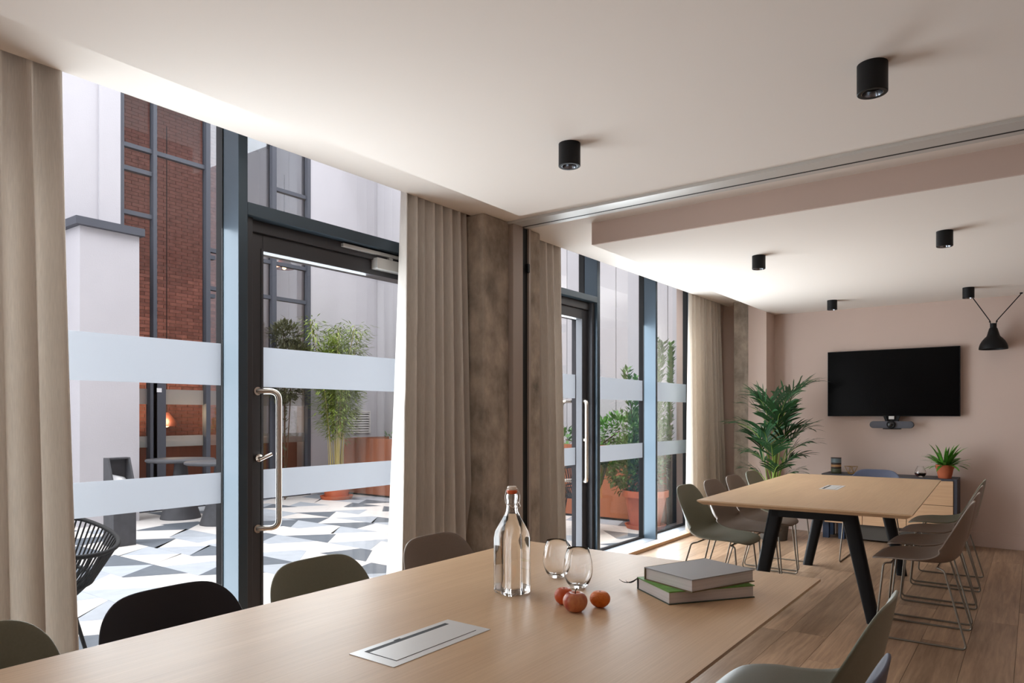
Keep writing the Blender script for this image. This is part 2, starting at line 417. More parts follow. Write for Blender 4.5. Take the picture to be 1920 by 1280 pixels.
struct(wl.build('wall_left', 'wall'), 'window side wall with piers between the glazed bays', 'wall')
struct(B().box(-14, 12, -16, -6, -0.12, -0.01).box(-3.22, 12, -6, -3.25, -0.12, -0.01).build('ground', 'tile_l'), 'paved ground around the building', 'ground')
# concrete column between the two rooms
struct(B().box(-2.98, -2.815, 3.50, 4.14, 0, 2.565).build('column', 'concrete', bevel=0.012), 'rough brown-grey concrete column between the two windows', 'column')
# sliding partition track and wall post
tr = setting('trim_1', 'aluminium partition track running across the ceiling', 'track')
t = B(); t.box(-2.82, 2.6, 3.755, 3.868, 2.548, 2.566).box(-2.82, 2.6, 3.885, 3.935, 2.548, 2.566)
t.build('rail_profile', 'alu', tr)
B().box(-2.82, 2.6, 3.868, 3.885, 2.5475, 2.566).build('slot', 'gasket', tr)
ps = setting('trim_2', 'grey wall post with a black slot on the concrete column', 'post')
B().box(-2.815, -2.775, 3.764, 3.874, 0, 2.55).build('post_profile', 'greypost', ps, bevel=0.002)
B().box(-2.815, -2.79, 3.874, 3.944, 0, 2.55).build('slot', 'gasket', ps)
B().box(-2.815, -2.775, 3.944, 3.966, 0, 2.55).build('post_profile', 'greypost', ps)
B().box(-2.80, -2.77, 3.925, 3.95, 2.25, 2.31).build('catch', 'black', ps, bevel=0.004)

# window wall -----------------------------------------------------------
BANDS = ((1.425, 1.629), (0.851, 1.0))
def mullion(parent, y0, y1, z0=0.03, z1=2.86):
    B().box(XG + 0.02, XF, y0, y1, z0, z1).build('mullion', 'frame', parent, bevel=0.003)
    B().box(XG - 0.035, XG + 0.02, y0 - 0.004, y1 + 0.004, z0, z1).build('glazing_cap', 'gasket', parent)
def pane(parent, y0, y1, z0, z1, bands=True, xg=XG, pm='pane', fm='film'):
    B().box(xg - 0.006, xg + 0.006, y0, y1, z0, z1).build('glass_pane', pm, parent)
    if bands:
        for a, b in BANDS: B().box(xg + 0.0065, xg + 0.0075, y0, y1, a, b).build('frosted_band', fm, parent)
def sill(parent, y0, y1):
    B().box(XG - 0.05, XG + 0.012, y0, y1, 0, 0.042).build('bottom_gasket', 'gasket', parent)
    B().box(XG + 0.012, XF, y0, y1, 0, 0.036).build('bottom_rail', 'sill', parent, bevel=0.002)
    B().box(XF, -2.985, y0, y1, 0, 0.034).build('sill_board', 'sillboard', parent)
    B().box(-2.985, -2.942, y0, y1, 0, 0.034).build('wood_edge', 'oak_x', parent)
w1 = setting('window_1', 'tall window pane beside the left curtain with two frosted bands', 'window')
mullion(w1, 1.931, 1.981); pane(w1, 0.55, 1.94, 0.03, 2.86); sill(w1, 0.55, 1.96)
w0 = setting('window_5', 'window bay beyond the left edge of the view', 'window')
pane(w0, -2.6, -0.3, 0.03, 2.86); sill(w0, -2.6, -0.3); mullion(w0, -1.47, -1.42)
# glass door of the near bay
def glass_door(name, label, y0, y1, hinge_far, ymul):
    """leaf between y0 and y1; the pull sits on the y0 stile when hinge_far, else on y1"""
    d = setting(name, label, 'door')
    xa, xb = XG - 0.03, XG + 0.07; st = 0.09; top = 2.19
    fr = B(); fr.box(xa, xb, y0, y0 + st, 0.012, top).box(xa, xb, y1 - st, y1, 0.012, top)
    fr.box(xa, xb, y0 + st, y1 - st, top - 0.085, top).box(xa, xb, y0 + st, y1 - st, 0.012, 0.11)
    fr.build('door_leaf_frame', 'doorframe', d, bevel=0.003)
    bd = B(); e = 0.012
    bd.box(xb, xb + 0.004, y0 + st - e, y0 + st, 0.11 - e, top - 0.085 + e).box(xb, xb + 0.004, y1 - st, y1 - st + e, 0.11 - e, top - 0.085 + e)
    bd.box(xb, xb + 0.004, y0 + st, y1 - st, top - 0.085, top - 0.085 + e).build('glazing_bead', 'doorframe', d)
    B().box(XG - 0.006, XG + 0.006, y0 + st, y1 - st, 0.11, top - 0.085).build('glass_pane', 'pane', d)
    for a, b in BANDS: B().box(XG + 0.0065, XG + 0.0075, y0 + st, y1 - st, a, b).build('frosted_band', 'film', d)
    ys = y0 + st * 0.62 if hinge_far else y1 - st * 0.62; sg = 1 if hinge_far else -1
    for xw, so in ((xb, 1), (xa, -1)):
        h = B(); c = 0.075
        h.tube(rpath([(xw, ys, 1.40), (xw + so * c, ys + sg * c, 1.40), (xw + so * c, ys + sg * c, 0.712), (xw, ys, 0.712)], 0.05, 8), 0.0145, 16)
        p = h.build('pull_handle', 'steel', d, smooth=50)
        q = B()
        for z in (1.40, 0.712): q.loft([[(xw + so * k, ys + 0.021 * cos(a), z + 0.021 * sin(a)) for a in [2 * pi * i / 20 for i in range(20)]] for k in (0, 0.008)])
        q.build('rose', 'steel', p, smooth=40)
    lk = B(); lk.loft([[(xb + k, ys + 0.02 * cos(a), 1.066 + 0.02 * sin(a)) for a in [2 * pi * i / 20 for i in range(20)]] for k in (0, 0.02)])
    o = lk.build('lock', 'steel', d, smooth=40)
    tt = B(); tt.tube([(xb + 0.02, ys, 1.066), (xb + 0.045, ys + sg * 0.02, 1.07)], 0.007, 10).tube([(xb + 0.04, ys - sg * 0.012, 1.058), (xb + 0.052, ys + sg * 0.05, 1.085)], 0.008, 10)
    tt.build('thumb_turn', 'steel', o, smooth=50)
    return d, xb
d1, xb = glass_door('door_1', 'charcoal framed glass door with a steel pull handle beside the near curtain', 2.028, 3.30, True, 0)
# door closer on the near door
cl = B().box(xb, xb + 0.055, 2.84, 3.12, 2.135, 2.20).build('door_closer', 'alu', d1, bevel=0.004)
B().box(xb + 0.012, xb + 0.042, 2.60, 3.14, 2.218, 2.238).build('closer_rail', 'alu', cl, bevel=0.003)
B().box(xb + 0.016, xb + 0.036, 2.95, 2.98, 2.198, 2.22).build('closer_arm', 'alu', cl)
w2 = setting('window_2', 'fanlight and transom over the near glass door', 'window')
mullion(w2, 3.315, 3.36)
B().box(XG - 0.03, XF, 1.981, 3.315, 2.247, 2.309).build('transom', 'frame', w2, bevel=0.003)
jb = B(); jb.box(XG - 0.03, XF - 0.03, 1.981, 2.028, 0.0, 2.247).box(XG - 0.03, XF - 0.03, 3.30, 3.315, 0, 2.247).box(XG - 0.03, XF - 0.06, 2.028, 3.30, 2.19, 2.247)
jb.build('door_frame', 'doorframe', w2, bevel=0.002)
pane(w2, 1.981, 3.315, 2.309, 2.86, False)
B().box(XG - 0.03, -2.942, 1.981, 3.36, 0, 0.012).build('threshold', 'sill', w2)
# far bay
d2, _ = glass_door('door_2', 'charcoal framed glass door with a steel pull handle in the far bay', 4.21, 5.325, False, 0)
w3 = setting('window_3', 'far bay window pane between the door and the middle mullion', 'window')
mullion(w3, 5.366, 5.416); mullion(w3, 6.541, 6.581)
B().box(XG - 0.03, XF, 4.14, 5.366, 2.254, 2.305).build('transom', 'frame', w3, bevel=0.003)
jb = B(); jb.box(XG - 0.03, XF - 0.03, 5.325, 5.366, 0.0, 2.254).box(XG - 0.03, XF - 0.03, 4.14, 4.21, 0, 2.254).box(XG - 0.03, XF - 0.06, 4.21, 5.325, 2.19, 2.254)
jb.build('door_frame', 'doorframe', w3, bevel=0.002)
pane(w3, 4.14, 5.366, 2.305, 2.86, False); pane(w3, 5.40, 6.55, 0.03, 2.86); sill(w3, 5.416, 6.56)
B().box(XG - 0.03, -2.942, 4.14, 5.416, 0, 0.012).build('threshold', 'sill', w3)
w4 = setting('window_4', 'narrow far bay window pane beside the white curtain', 'window')
pane(w4, 6.57, 7.66, 0.03, 2.86); mullion(w4, 7.655, 7.715); sill(w4, 6.56, 7.72)

# ------------------------------------------------------------------ curtains
def curtain(name, label, x0, top, bot, npl, amp, matn, seed, z1=2.84, sharp=0.35, phase=0.0):
    rr = random.Random(seed); n = npl * 14; rows = 14; vs = []; fs = []
    ph = [rr.uniform(-0.5, 0.5) for _ in range(npl + 2)]; am = [rr.uniform(0.7, 1.25) for _ in range(npl + 2)]
    for j in range(rows + 1):
        t = j / rows; z = z1 + (0.012 - z1) * t
        ya = top[0] + (bot[0] - top[0]) * t ** 1.4; yb = top[1] + (bot[1] - top[1]) * t ** 1.4
        for i in range(n + 1):
            u = i / n; k = u * npl; ki = int(k)
            a = 2 * pi * k + ph[min(ki, npl)] * 0.5 * sin(pi * (k - ki)) + phase
            s = sin(a); s = math.copysign(abs(s) ** (1 - sharp), s)
            amq = amp * am[min(ki, npl)] * (0.55 + 0.75 * t)
            vs.append((x0 + amq * s, ya + (yb - ya) * u + 0.25 * amq * cos(a) * (0.6 + 0.4 * t), z))
    for j in range(rows):
        for i in range(n): fs.append((j * (n + 1) + i, j * (n + 1) + i + 1, (j + 1) * (n + 1) + i + 1, (j + 1) * (n + 1) + i))
    b = B(); b.add(vs, fs); o = b.build(name, matn, smooth=80)
    md = o.modifiers.new('thickness', 'SOLIDIFY'); md.thickness = 0.003
    return tag(o, label, 'curtain')
curtain('curtain', 'beige linen curtain hanging at the left end of the near window', -2.965, (0.36, 1.131), (0.33, 1.195), 8, 0.055, 'curtain', 3, phase=2.6, sharp=0.15)
curtain('curtain', 'wide beige pleated curtain beside the glass door and concrete column', -2.965, (2.925, 3.47), (2.825, 3.51), 7, 0.066, 'curtain', 5, phase=1.2, sharp=0.1)
curtain('curtain', 'slim beige curtain just beyond the concrete column', -2.965, (4.18, 4.64), (4.18, 4.69), 5, 0.058, 'curtain', 8, sharp=0.1)
curtain('curtain', 'curtain by the end wall with a bright white leading edge', -2.965, (7.16, 8.08), (7.14, 8.24), 9, 0.055, 'sheer', 11, sharp=0.15)

# ------------------------------------------------------------------ ceiling spotlights
sx, r, h = 0, 0.046, 0.095
sp0 = thing('ceiling_spotlight', 'black cylinder ceiling spotlight, the largest and nearest', 'spotlight', (-0.425, 2.545, 2.42), 0, 'black ceiling spotlights')
B().lathe([(0, 0), (r, 0), (r, -h + 0.002), (r - 0.002, -h), (r * 0.72, -h), (r * 0.62, -h + 0.02), (0, -h + 0.02)], 40).build('housing', 'black', sp0, smooth=40)
B().lathe([(r * 0.71, -h + 0.001), (r * 0.60, -h + 0.018), (r * 0.57, -h + 0.018), (r * 0.68, -h + 0.001)], 40, closed=True).build('reflector', 'mirror', sp0, smooth=40)
for (x, y, lb) in ((-1.574, 2.534, 'black cylinder ceiling spotlight over the water bottle, in front of the track'),
                   (-1.59, 5.12, 'black cylinder ceiling spotlight above the window side of the far table'),
                   (-0.45, 5.12, 'black cylinder ceiling spotlight above the right side of the far table'),
                   (-1.62, 7.54, 'small black cylinder spotlight near the end wall above the palm side of the screen'),
                   (-0.478, 7.51, 'small black cylinder spotlight by the hanging funnel lamp')):
    dup(sp0, (x, y, 2.42), 0, lb)

# ------------------------------------------------------------------ tables
def make_table(loc, L, rz, label, hatch):
    t = thing('conference_table', label, 'table', (loc[0], loc[1], 0), rz, 'oak conference tables')
    w, l = 0.6, L / 2; i = 0.032
    def rc(a, b): return [(-a, -b), (a, -b), (a, b), (-a, b)]
    b = B(); b.prism(rc(w, l), 0.7315, 0.74).prism(rc(w - i, l - i), 0.71, 0.7315, rc(w, l))
    b.build('tabletop', 'table', t)
    for sy in (-1, 1):
        yy = sy * (l - 0.45)
        for sx in (-1, 1):
            rings = []
            for k in range(9):
                u = k / 8; z = 0.70 * (1 - u); x = sx * (0.21 + 0.145 * u); ww = 0.048 - 0.010 * u
                rings.append([(x + px, yy + py, z) for px, py in rrect(ww, 0.034, 0.024)])
            B().loft(rings[::-1]).build('leg', 'black', t, smooth=40)
        c = B(); c.box(-0.25, 0.25, yy - 0.034, yy + 0.034, 0.615, 0.709)
        c.build('crossbar', 'black', t, bevel=0.006)
    B().box(-0.03, 0.03, -(l - 0.45), l - 0.45, 0.675, 0.709).build('beam', 'black', t)
    hx0, hx1, hy0, hy1 = hatch; z = 0.74
    f = B(); f.box(hx0, hx1, hy0, hy1, z - 0.005, z + 0.0015)
    hh = f.build('cable_hatch', 'hatch', t)
    B().box(hx0 + 0.017, hx0 + 0.033, hy0 + 0.03, hy1 - 0.03, z + 0.0012, z + 0.0019).build('brush_slot', 'gasket', hh)
    g = B().box(hx0 + 0.033, hx1 - 0.022, hy0 + 0.03, hy1 - 0.03, z + 0.0012, z + 0.0021); g.build('lid_gap', 'bar', hh)
    B().box(hx0 + 0.033, hx1 - 0.0232, hy0 + 0.0312, hy1 - 0.0312, z + 0.0018, z + 0.0026).build('lid', 'hatch', hh)
    B().box(hx0 + 0.013, hx0 + 0.022, hy0 + 0.125, hy0 + 0.145, z + 0.0016, z + 0.0021).build('finger_notch', 'gasket', hh)
    return t
make_table((-1.168, 1.28), 2.40, 0, 'large oak conference table in front with bottle, fruit and books on it', (-0.077, 0.066, -0.216, 0.118))
make_table((-1.18, 5.59), 2.50, radians(2.2), 'far oak conference table on black splayed legs before the sideboard', (-0.095, 0.03, -0.10, 0.255))

# ------------------------------------------------------------------ chairs
def catmull(P, t):
    n = len(P) - 1; k = min(int(t * n), n - 1); u = t * n - k
    p = [P[max(0, min(n, k + d))] for d in (-1, 0, 1, 2)]
    return tuple(0.5 * (2 * b + (c - a) * u + (2 * a - 5 * b + 4 * c - d) * u * u + (-a + 3 * b - 3 * c + d) * u ** 3) for a, b, c, d in zip(*p))
def shell_mesh():
    #       y      z      half w  lift
    P = [(0.240, 0.432, 0.205, 0.000), (0.200, 0.450, 0.232, 0.004), (0.120, 0.450, 0.245, 0.016), (0.020, 0.440, 0.250, 0.030), (-0.080, 0.434, 0.250, 0.055),
         (-0.155, 0.448, 0.245, 0.085), (-0.200, 0.495, 0.238, 0.095), (-0.222, 0.570, 0.232, 0.080), (-0.240, 0.650, 0.230, 0.060), (-0.256, 0.730, 0.230, 0.042), (-0.266, 0.790, 0.222, 0.026)]
    nu, ns = 24, 40; k = 3.6; vs = []
    for j in range(ns + 1):
        b = -1 + 2 * j / ns
        for i in range(nu + 1):
            a = -1 + 2 * i / nu
            m = max(abs(a), abs(b)); q = m / max(1e-6, (abs(a) ** k + abs(b) ** k) ** (1 / k)); A = a * q; Bq = b * q
            s = (Bq + 1) / 2; y, z, w, lf = catmull(P, s); e = 1e-3
            p0 = catmull(P, max(0, s - e)); p1 = catmull(P, min(1, s + e)); T = Vector((p1[0] - p0[0], p1[1] - p0[1])).normalized()
            q = lf * A * A
            vs.append((w * A * 0.96, y + T.y * q, z - T.x * q))
    fs = [(j * (nu + 1) + i, j * (nu + 1) + i + 1, (j + 1) * (nu + 1) + i + 1, (j + 1) * (nu + 1) + i) for j in range(ns) for i in range(nu)]
    me = bpy.data.meshes.new('shell'); me.from_pydata(vs, [], fs)
    o = bpy.data.objects.new('tmp', me); C.objects.link(o)
    a = o.modifiers.new('s', 'SOLIDIFY'); a.thickness = 0.008; a.offset = 0
    c = o.modifiers.new('b', 'BEVEL'); c.width = 0.0032; c.segments = 2; c.limit_method = 'ANGLE'; c.angle_limit = radians(50)
    dg = bpy.context.evaluated_depsgraph_get(); m2 = bpy.data.meshes.new_from_object(o.evaluated_get(dg))
    bpy.data.objects.remove(o); m2.name = 'shell'
    m2.polygons.foreach_set('use_smooth', [True] * len(m2.polygons))
    return m2
SHELL = shell_mesh()
def make_chair(label, color):
    t = thing('shell_chair', label, 'chair', (0, 0, 0), 0, 'moulded shell chairs')
    me = SHELL.copy(); me.materials.clear(); me.materials.append(M['chair_' + color]); link('shell', me, t)
    for sx in (-1, 1):
        b = B(); b.tube(rpath([(sx * 0.165, 0.13, 0.427), (sx * 0.185, 0.165, 0.424), (sx * 0.215, 0.205, 0.006), (sx * 0.215, -0.245, 0.006), (sx * 0.175, -0.135, 0.415), (sx * 0.16, -0.10, 0.424)], 0.03, 6), 0.0055, 10)
        b.build('sled_frame', 'wire', t, smooth=50)
    for y, z in ((0.13, 0.427), (-0.10, 0.424)):
        B().tube([(-0.165, y, z), (0.165, y, z)], 0.0055, 8).build('crossbar', 'wire', t, smooth=50)
    return t
def place(proto, x, y, rz, label):
    if not proto.get('used'):
        proto['used'] = 1; proto.location = (x, y, 0); proto.rotation_euler = (0, 0, rz); proto['label'] = label; return proto
    return dup(proto, (x, y, 0), rz, label)
cg, ct, cb, cn = (make_chair('chair', k) for k in ('green', 'taupe', 'black', 'blue'))
E_, W_ = -pi / 2, pi / 2
place(cg, -1.735, 0.535, E_, 'grey-green chair at the front table nearest the left curtain')
place(cb, -1.735, 1.035, E_, 'black shell chair on the window side of the front table')
place(cg, -1.735, 1.545, E_, 'grey-green shell chair in front of the near glass door')
place(ct, -1.735, 2.135, E_, 'taupe shell chair in front of the wide curtain at the front table')
place(cg, -0.57, 2.14, W_, 'grey-green shell chair on the right side of the front table, turned sideways')
place(cn, -0.50, 1.53, W_, 'blue-grey chair at the bottom right, only its back edge showing')
place(cg, -1.73, 4.73, E_, 'grey-green chair at the near window-side corner of the far table')
place(ct, -1.73, 5.225, E_, 'taupe chair second along the window side of the far table')
place(ct, -1.735, 5.71, E_, 'taupe chair third along the window side of the far table')
place(cg, -1.755, 6.25, E_, 'grey-green chair on the window side of the far table nearest the palm')
place(ct, -0.54, 4.76, W_, 'taupe chair nearest in the row on the right of the far table')
place(ct, -0.545, 5.32, W_, 'taupe chair second in the row on the right of the far table')
place(ct, -0.555, 5.88, W_, 'taupe chair third in the row on the right of the far table')
place(cg, -0.565, 6.44, W_, 'dark grey-green chair farthest in the row on the right of the far table')
place(cn, -1.15, 6.83, pi, 'dark blue chair at the head of the far table before the sideboard')

# ------------------------------------------------------------------ things on the front table
TZ = 0.74
def sq(w, r, rot, n=4):
    return [(x * cos(rot) - y * sin(rot), x * sin(rot) + y * cos(rot)) for x, y in rrect(w, w, r, n)]
bt = thing('water_bottle', 'square clear glass bottle of water with swing stopper on the front table', 'bottle', (-1.281, 1.731, TZ + 0.0005), radians(-16))
prof = [(0.040, 0.0, 0.010), (0.0425, 0.006, 0.010), (0.0425, 0.03, 0.010), (0.0425, 0.165, 0.010), (0.041, 0.185, 0.014), (0.034, 0.207, 0.020), (0.0245, 0.228, 0.018), (0.0185, 0.245, 0.0165), (0.0165, 0.262, 0.0160), (0.0160, 0.282, 0.0158), (0.0172, 0.286, 0.0168), (0.0172, 0.296, 0.0168), (0.0155, 0.300, 0.0152)]
out = [[(x, y, z) for x, y in sq(w, min(rr, w * .98), 0)] for w, z, rr in prof]
inn = [[(x, y, z) for x, y in sq(max(w - 0.0035, .004), min(rr, (w - 0.0035) * .97), 0)] for w, z, rr in [(w, max(z, 0.009), rr) for w, z, rr in prof[1:]]][::-1]
b = B(); rings = out + inn; n = len(rings[0]); b.loft(rings, True); b.build('glass_body', 'glass', bt, smooth=45)
wr = [[(x, y, z) for x, y in sq(max(w - 0.0033, .004), min(rr, (w - 0.0033) * .97), 0)] for w, z, rr in [(0.0425, 0.0088, 0.010), (0.0425, 0.03, 0.010), (0.0425, 0.165, 0.010), (0.041, 0.185, 0.014), (0.034, 0.207, 0.020), (0.0245, 0.228, 0.018), (0.0195, 0.241, 0.0167)]]
B().loft(wr).build('water', 'water', bt, smooth=45)
stp = B().lathe([(0, 0.300), (0.0125, 0.300), (0.0165, 0.305), (0.0165, 0.309), (0.0135, 0.312), (0, 0.312)], 28).build('seal', 'orange_seal', bt, smooth=40)
B().lathe([(0, 0.312), (0.0135, 0.312), (0.0145, 0.315), (0.0145, 0.320), (0.0125, 0.323), (0, 0.323)], 28).build('stopper', 'ceramic', bt, smooth=40)
b = B(); b.tube(rpath([(0, -0.0155, 0.268), (0.004, -0.026, 0.270), (0.004, -0.030, 0.292), (0, -0.019, 0.318), (0, 0.019, 0.318), (0.004, 0.030, 0.292), (0.004, 0.026, 0.270), (0, 0.0155, 0.268)], 0.008, 5), 0.0011, 8)
b.tube([(0.0168 * cos(a), 0.0168 * sin(a), 0.267) for a in [2 * pi * i / 24 for i in range(24)]], 0.0011, 6, True)
b.tube(rpath([(0.004, -0.022, 0.274), (0.022, -0.018, 0.262), (0.024, 0, 0.258), (0.022, 0.018, 0.262), (0.004, 0.022, 0.274)], 0.01, 5), 0.0011, 8)
b.build('wire_bail', 'steel', bt, smooth=60)
# stemless glasses
def tumbler(loc, label):
    t = thing('stemless_glass', label, 'glass', loc, 0, 'stemless glasses on the front table')
    o = [(0, 0.0), (0.020, 0.0), (0.026, 0.004), (0.036, 0.016), (0.0435, 0.036), (0.0462, 0.056), (0.0445, 0.080), (0.039, 0.104), (0.0335, 0.122)]
    i = [(0.0327, 0.1222), (0.0380, 0.104), (0.0434, 0.080), (0.0449, 0.056), (0.0420, 0.037), (0.034, 0.018), (0.022, 0.009), (0, 0.0075)]
    B().lathe(o + i, 48).build('bowl', 'glass', t, smooth=60); return t
g0 = tumbler((-1.283, 1.985, TZ + 0.0005), 'empty stemless glass, the one farther behind the fruit')
dup(g0, (-1.152, 1.905, TZ + 0.0005), 0, 'empty stemless glass standing just behind the apple')
# fruit
def fruit(name, label, r, squash, dip, matn, loc, stem=None, tilt=(0, 0)):
    t = thing(name, label, 'fruit', loc); prof = []
    for k in range(25):
        a = pi * k / 24; rr = sin(a) * r; z = cos(a) * r * squash
        d = dip * math.exp(-(rr / (0.38 * r)) ** 2); z += -d if k < 12 else d * 0.6
        rr *= 1 + 0.05 * cos(a); prof.append((rr if 0 < k < 24 else 0, z))
    zb = min(z for _, z in prof); prof = [(a, z - zb) for a, z in prof]
    B().lathe(prof, 36).build('flesh', matn, t, smooth=60)
    top = prof[0][1]
    if stem: B().tube([(0, 0, top - 0.003), (0.0015, 0, top + stem * .5), (0.005, 0.001, top + stem)], 0.0012, 6, r2=0.0016).build('stem', 'stem', t, smooth=60)
    else: B().lathe([(0, top + 0.001), (0.0025, top + 0.0006), (0.003, top - 0.002)], 10).build('stem_button', 'stem', t)
    return t
fruit('apple', 'red apple with a stem in front of the two glasses', 0.034, 0.92, 0.010, 'apple', (-1.018, 1.668, TZ), 0.017)
fruit('nectarine', 'orange-red nectarine half hidden behind the apple on the left', 0.0275, 0.95, 0.004, 'peach', (-1.082, 1.712, TZ))
fruit('mandarin', 'orange mandarin to the right of the apple', 0.029, 0.84, 0.003, 'orange', (-0.985, 1.748, TZ))
# books
def book(label, corner, ang, w, l, h, z, ctop, cbot, cspine, extra=None):
    """corner: near-left corner (spine end); the spine runs along local y at x = 0, the pages open towards +x"""
    t = thing('book', label, 'book', (corner[0], corner[1], z), ang, 'books stacked on the front table'); c = 0.0028
    B().box(0.004, w - 0.004, 0.003, l - 0.003, c, h - c).build('pages', 'page', t)
    B().box(0, w, 0, l, 0, c).build('back_cover', cbot, t)
    B().box(0, w, 0, l, h - c, h).build('front_cover', ctop, t)
    B().box(-0.0015, c, 0, l, 0, h).build('spine', cspine, t)
    return t
a1 = atan2(2.105 - 1.879, -0.672 + 0.839) - pi / 2
bk = book('lower book with a green cover and ribbon markers', (-0.993, 1.996), a1, 0.195, 0.285, 0.037, TZ + 0.0003, 'cover_green', 'cover_dark', 'ribbon')
for k, (dx, dy) in enumerate(((-0.055, -0.035), (-0.06, -0.01))):
    c0 = Vector((0.002, -0.001, 0.033)); c1 = Vector((-0.028, -0.022 + 0.01 * k, 0.004)); c2 = Vector((dx, dy, 0.020 - 0.006 * k))
    pts = [c0 * (1 - u) ** 2 + c1 * 2 * u * (1 - u) + c2 * u * u for u in [i / 10 for i in range(11)]]
    B().strip(pts, [0.0022] * 11, [Vector((0.4, -0.5, 0.75)).normalized()] * 11).build('ribbon_marker', 'ribbon', bk)
a2 = atan2(2.129 - 1.885, -0.687 + 0.785) - pi / 2
book('upper book with a plain grey cover and brown spine', (-0.961, 1.981), a2, 0.197, 0.262, 0.037, TZ + 0.0375, 'cover_grey', 'cover_brown', 'cover_brown')

# ------------------------------------------------------------------ end wall: screen, camera bar, lamp, sideboard
tv = thing('television', 'wide black flat screen mounted on the pink end wall', 'television', (-1.196, YB, 1.614))
B().box(-0.608, 0.608, -0.07, -0.035, -0.346, 0.346).build('cabinet', 'black', tv, bevel=0.003)
B().box(-0.601, 0.601, -0.0715, -0.0695, -0.339, 0.339).build('screen', 'tv', tv)
B().box(-0.25, 0.25, -0.036, 0, -0.2, 0.2).build('wall_bracket', 'black', tv)
vc = thing('video_bar', 'grey video conference bar with a round lens under the screen', 'camera', (-1.18, 8.13, 1.182))
b = B(); b.loft([[(x, y, z) for x, z in rrect(0.2, 0.036, 0.0358, 8)] for y in (-0.03, 0.03)]); b.build('speaker_body', 'bar', vc, smooth=40, bevel=0.004)
b = B(); b.loft([[(rr * cos(a), y, 0.002 + rr * sin(a)) for a in [2 * pi * i / 32 for i in range(32)]] for y, rr in ((-0.055, 0.034), (-0.05, 0.039), (-0.02, 0.040))])
b.build('lens_housing', 'black', vc, smooth=40)
b = B(); b.loft([[(rr * cos(a), y, 0.002 + rr * sin(a)) for a in [2 * pi * i / 32 for i in range(32)]] for y, rr in ((-0.058, 0.014), (-0.056, 0.022), (-0.05, 0.022))])
b.build('lens', 'lens', vc, smooth=40)
B().box(-0.075, 0.085, -0.04, 0.03, -0.046, -0.037).build('foot', 'black', vc, bevel=0.002)
b = B()
for sx in (-1, 1): b.add([(sx * 0.035, -0.01, 0.03), (sx * 0.055, -0.01, 0.03), (sx * 0.075, -0.01, 0.088), (sx * 0.05, -0.01, 0.088), (sx * 0.035, 0.03, 0.03), (sx * 0.055, 0.03, 0.03), (sx * 0.075, 0.03, 0.088), (sx * 0.05, 0.03, 0.088)],
                         [(0, 1, 2, 3), (7, 6, 5, 4), (0, 4, 5, 1), (1, 5, 6, 2), (2, 6, 7, 3), (3, 7, 4, 0)])
b.box(-0.05, 0.05, 0.03, 0.12, 0.03, 0.088); b.build('bracket', 'black', vc)
B().box(-0.025, 0.025, -0.012, 0.03, 0.055, 0.088).build('clip', 'alu', vc, bevel=0.003)

lm = thing('hanging_lamp', 'black funnel-shaped lamp hung from a V of two rods by the end wall', 'lamp', (-0.317, 8.10, 1.905))
pf = [(0.118, 0.0), (0.116, 0.022), (0.108, 0.05), (0.092, 0.08), (0.072, 0.105), (0.055, 0.122), (0.050, 0.135), (0.044, 0.16), (0.034, 0.195), (0.027, 0.205)]
b = B(); b.lathe(pf + [(r - 0.003, z - 0.001) for r, z in pf[::-1]], 40, closed=True); b.build('shade', 'black', lm, smooth=50)
B().lathe([(0, 0.203), (0.025, 0.203), (0.025, 0.243), (0.018, 0.246), (0, 0.246)], 24).build('socket', 'black', lm, smooth=40)
for sx, x1 in ((-1, -0.165), (1, 0.215)):
    r_ = B(); r_.tube([(sx * 0.022, 0, 0.20), (sx * 0.024, 0, 0.265), (x1, 0, 0.505)], 0.0045, 8); ro = r_.build('rod', 'black', lm, smooth=50)
    B().lathe([(0, 0.515), (0.012, 0.515), (0.012, 0.503), (0, 0.503)], 16, x1, 0).build('ceiling_hook', 'black', ro, smooth=40)
    B().tube([(sx * 0.022, -0.006, 0.258), (sx * 0.034, -0.006, 0.262)], 0.006, 8).build('clamp_screw', 'black', ro)

sb = thing('sideboard', 'charcoal sideboard with oak drawer fronts under the screen', 'sideboard', (-1.19, 7.85, 0))
X0, X1 = -0.6, 0.6
b = B(); b.box(X0, X1, 0, 0.36, 0.655, 0.672).box(X0, X0 + 0.028, 0, 0.36, 0.165, 0.655).box(X1 - 0.028, X1, 0, 0.36, 0.0, 0.655).box(X0 + 0.028, X1 - 0.028, 0.34, 0.36, 0.165, 0.655).box(X0 + 0.028, X1 - 0.028, 0.02, 0.34, 0.165, 0.18)
b.build('carcass', 'carcass', sb)
for i, (xa, xb2) in enumerate(((X0 + 0.031, -0.215), (-0.21, 0.177), (0.182, X1 - 0.031))):
    for za, zb in ((0.172, 0.416), (0.42, 0.652)):
        B().box(xa, xb2, -0.006, 0.016, za, zb).build('drawer_front', 'oak_x', sb, bevel=0.0015)
B().box(-0.33, X1 - 0.028, 0.04, 0.32, 0.02, 0.165).build('plinth', 'recess', sb)
for x in (X0, -0.45):
    B().box(x, x + 0.06, 0.05, 0.11, 0, 0.165).build('leg', 'blue', sb, bevel=0.003)
    B().box(x, x + 0.06, 0.27, 0.33, 0, 0.165).build('leg', 'blue', sb, bevel=0.003)
SZ = 0.672
jr = thing('striped_jar', 'small cylindrical jar banded blue, tan and olive on the sideboard', 'jar', (-1.68, 8.0, SZ))
for za, zb, mn in ((0, 0.05, 'jar_olive'), (0.05, 0.066, 'jar_dark'), (0.066, 0.09, 'jar_tan'), (0.09, 0.108, 'jar_dark'), (0.108, 0.155, 'jar_blue')):
    B().lathe([(0, za), (0.048, za), (0.050, za + 0.003), (0.050, zb - 0.003), (0.048, zb), (0, zb)], 36).build('glazed_band', mn, jr, smooth=40)
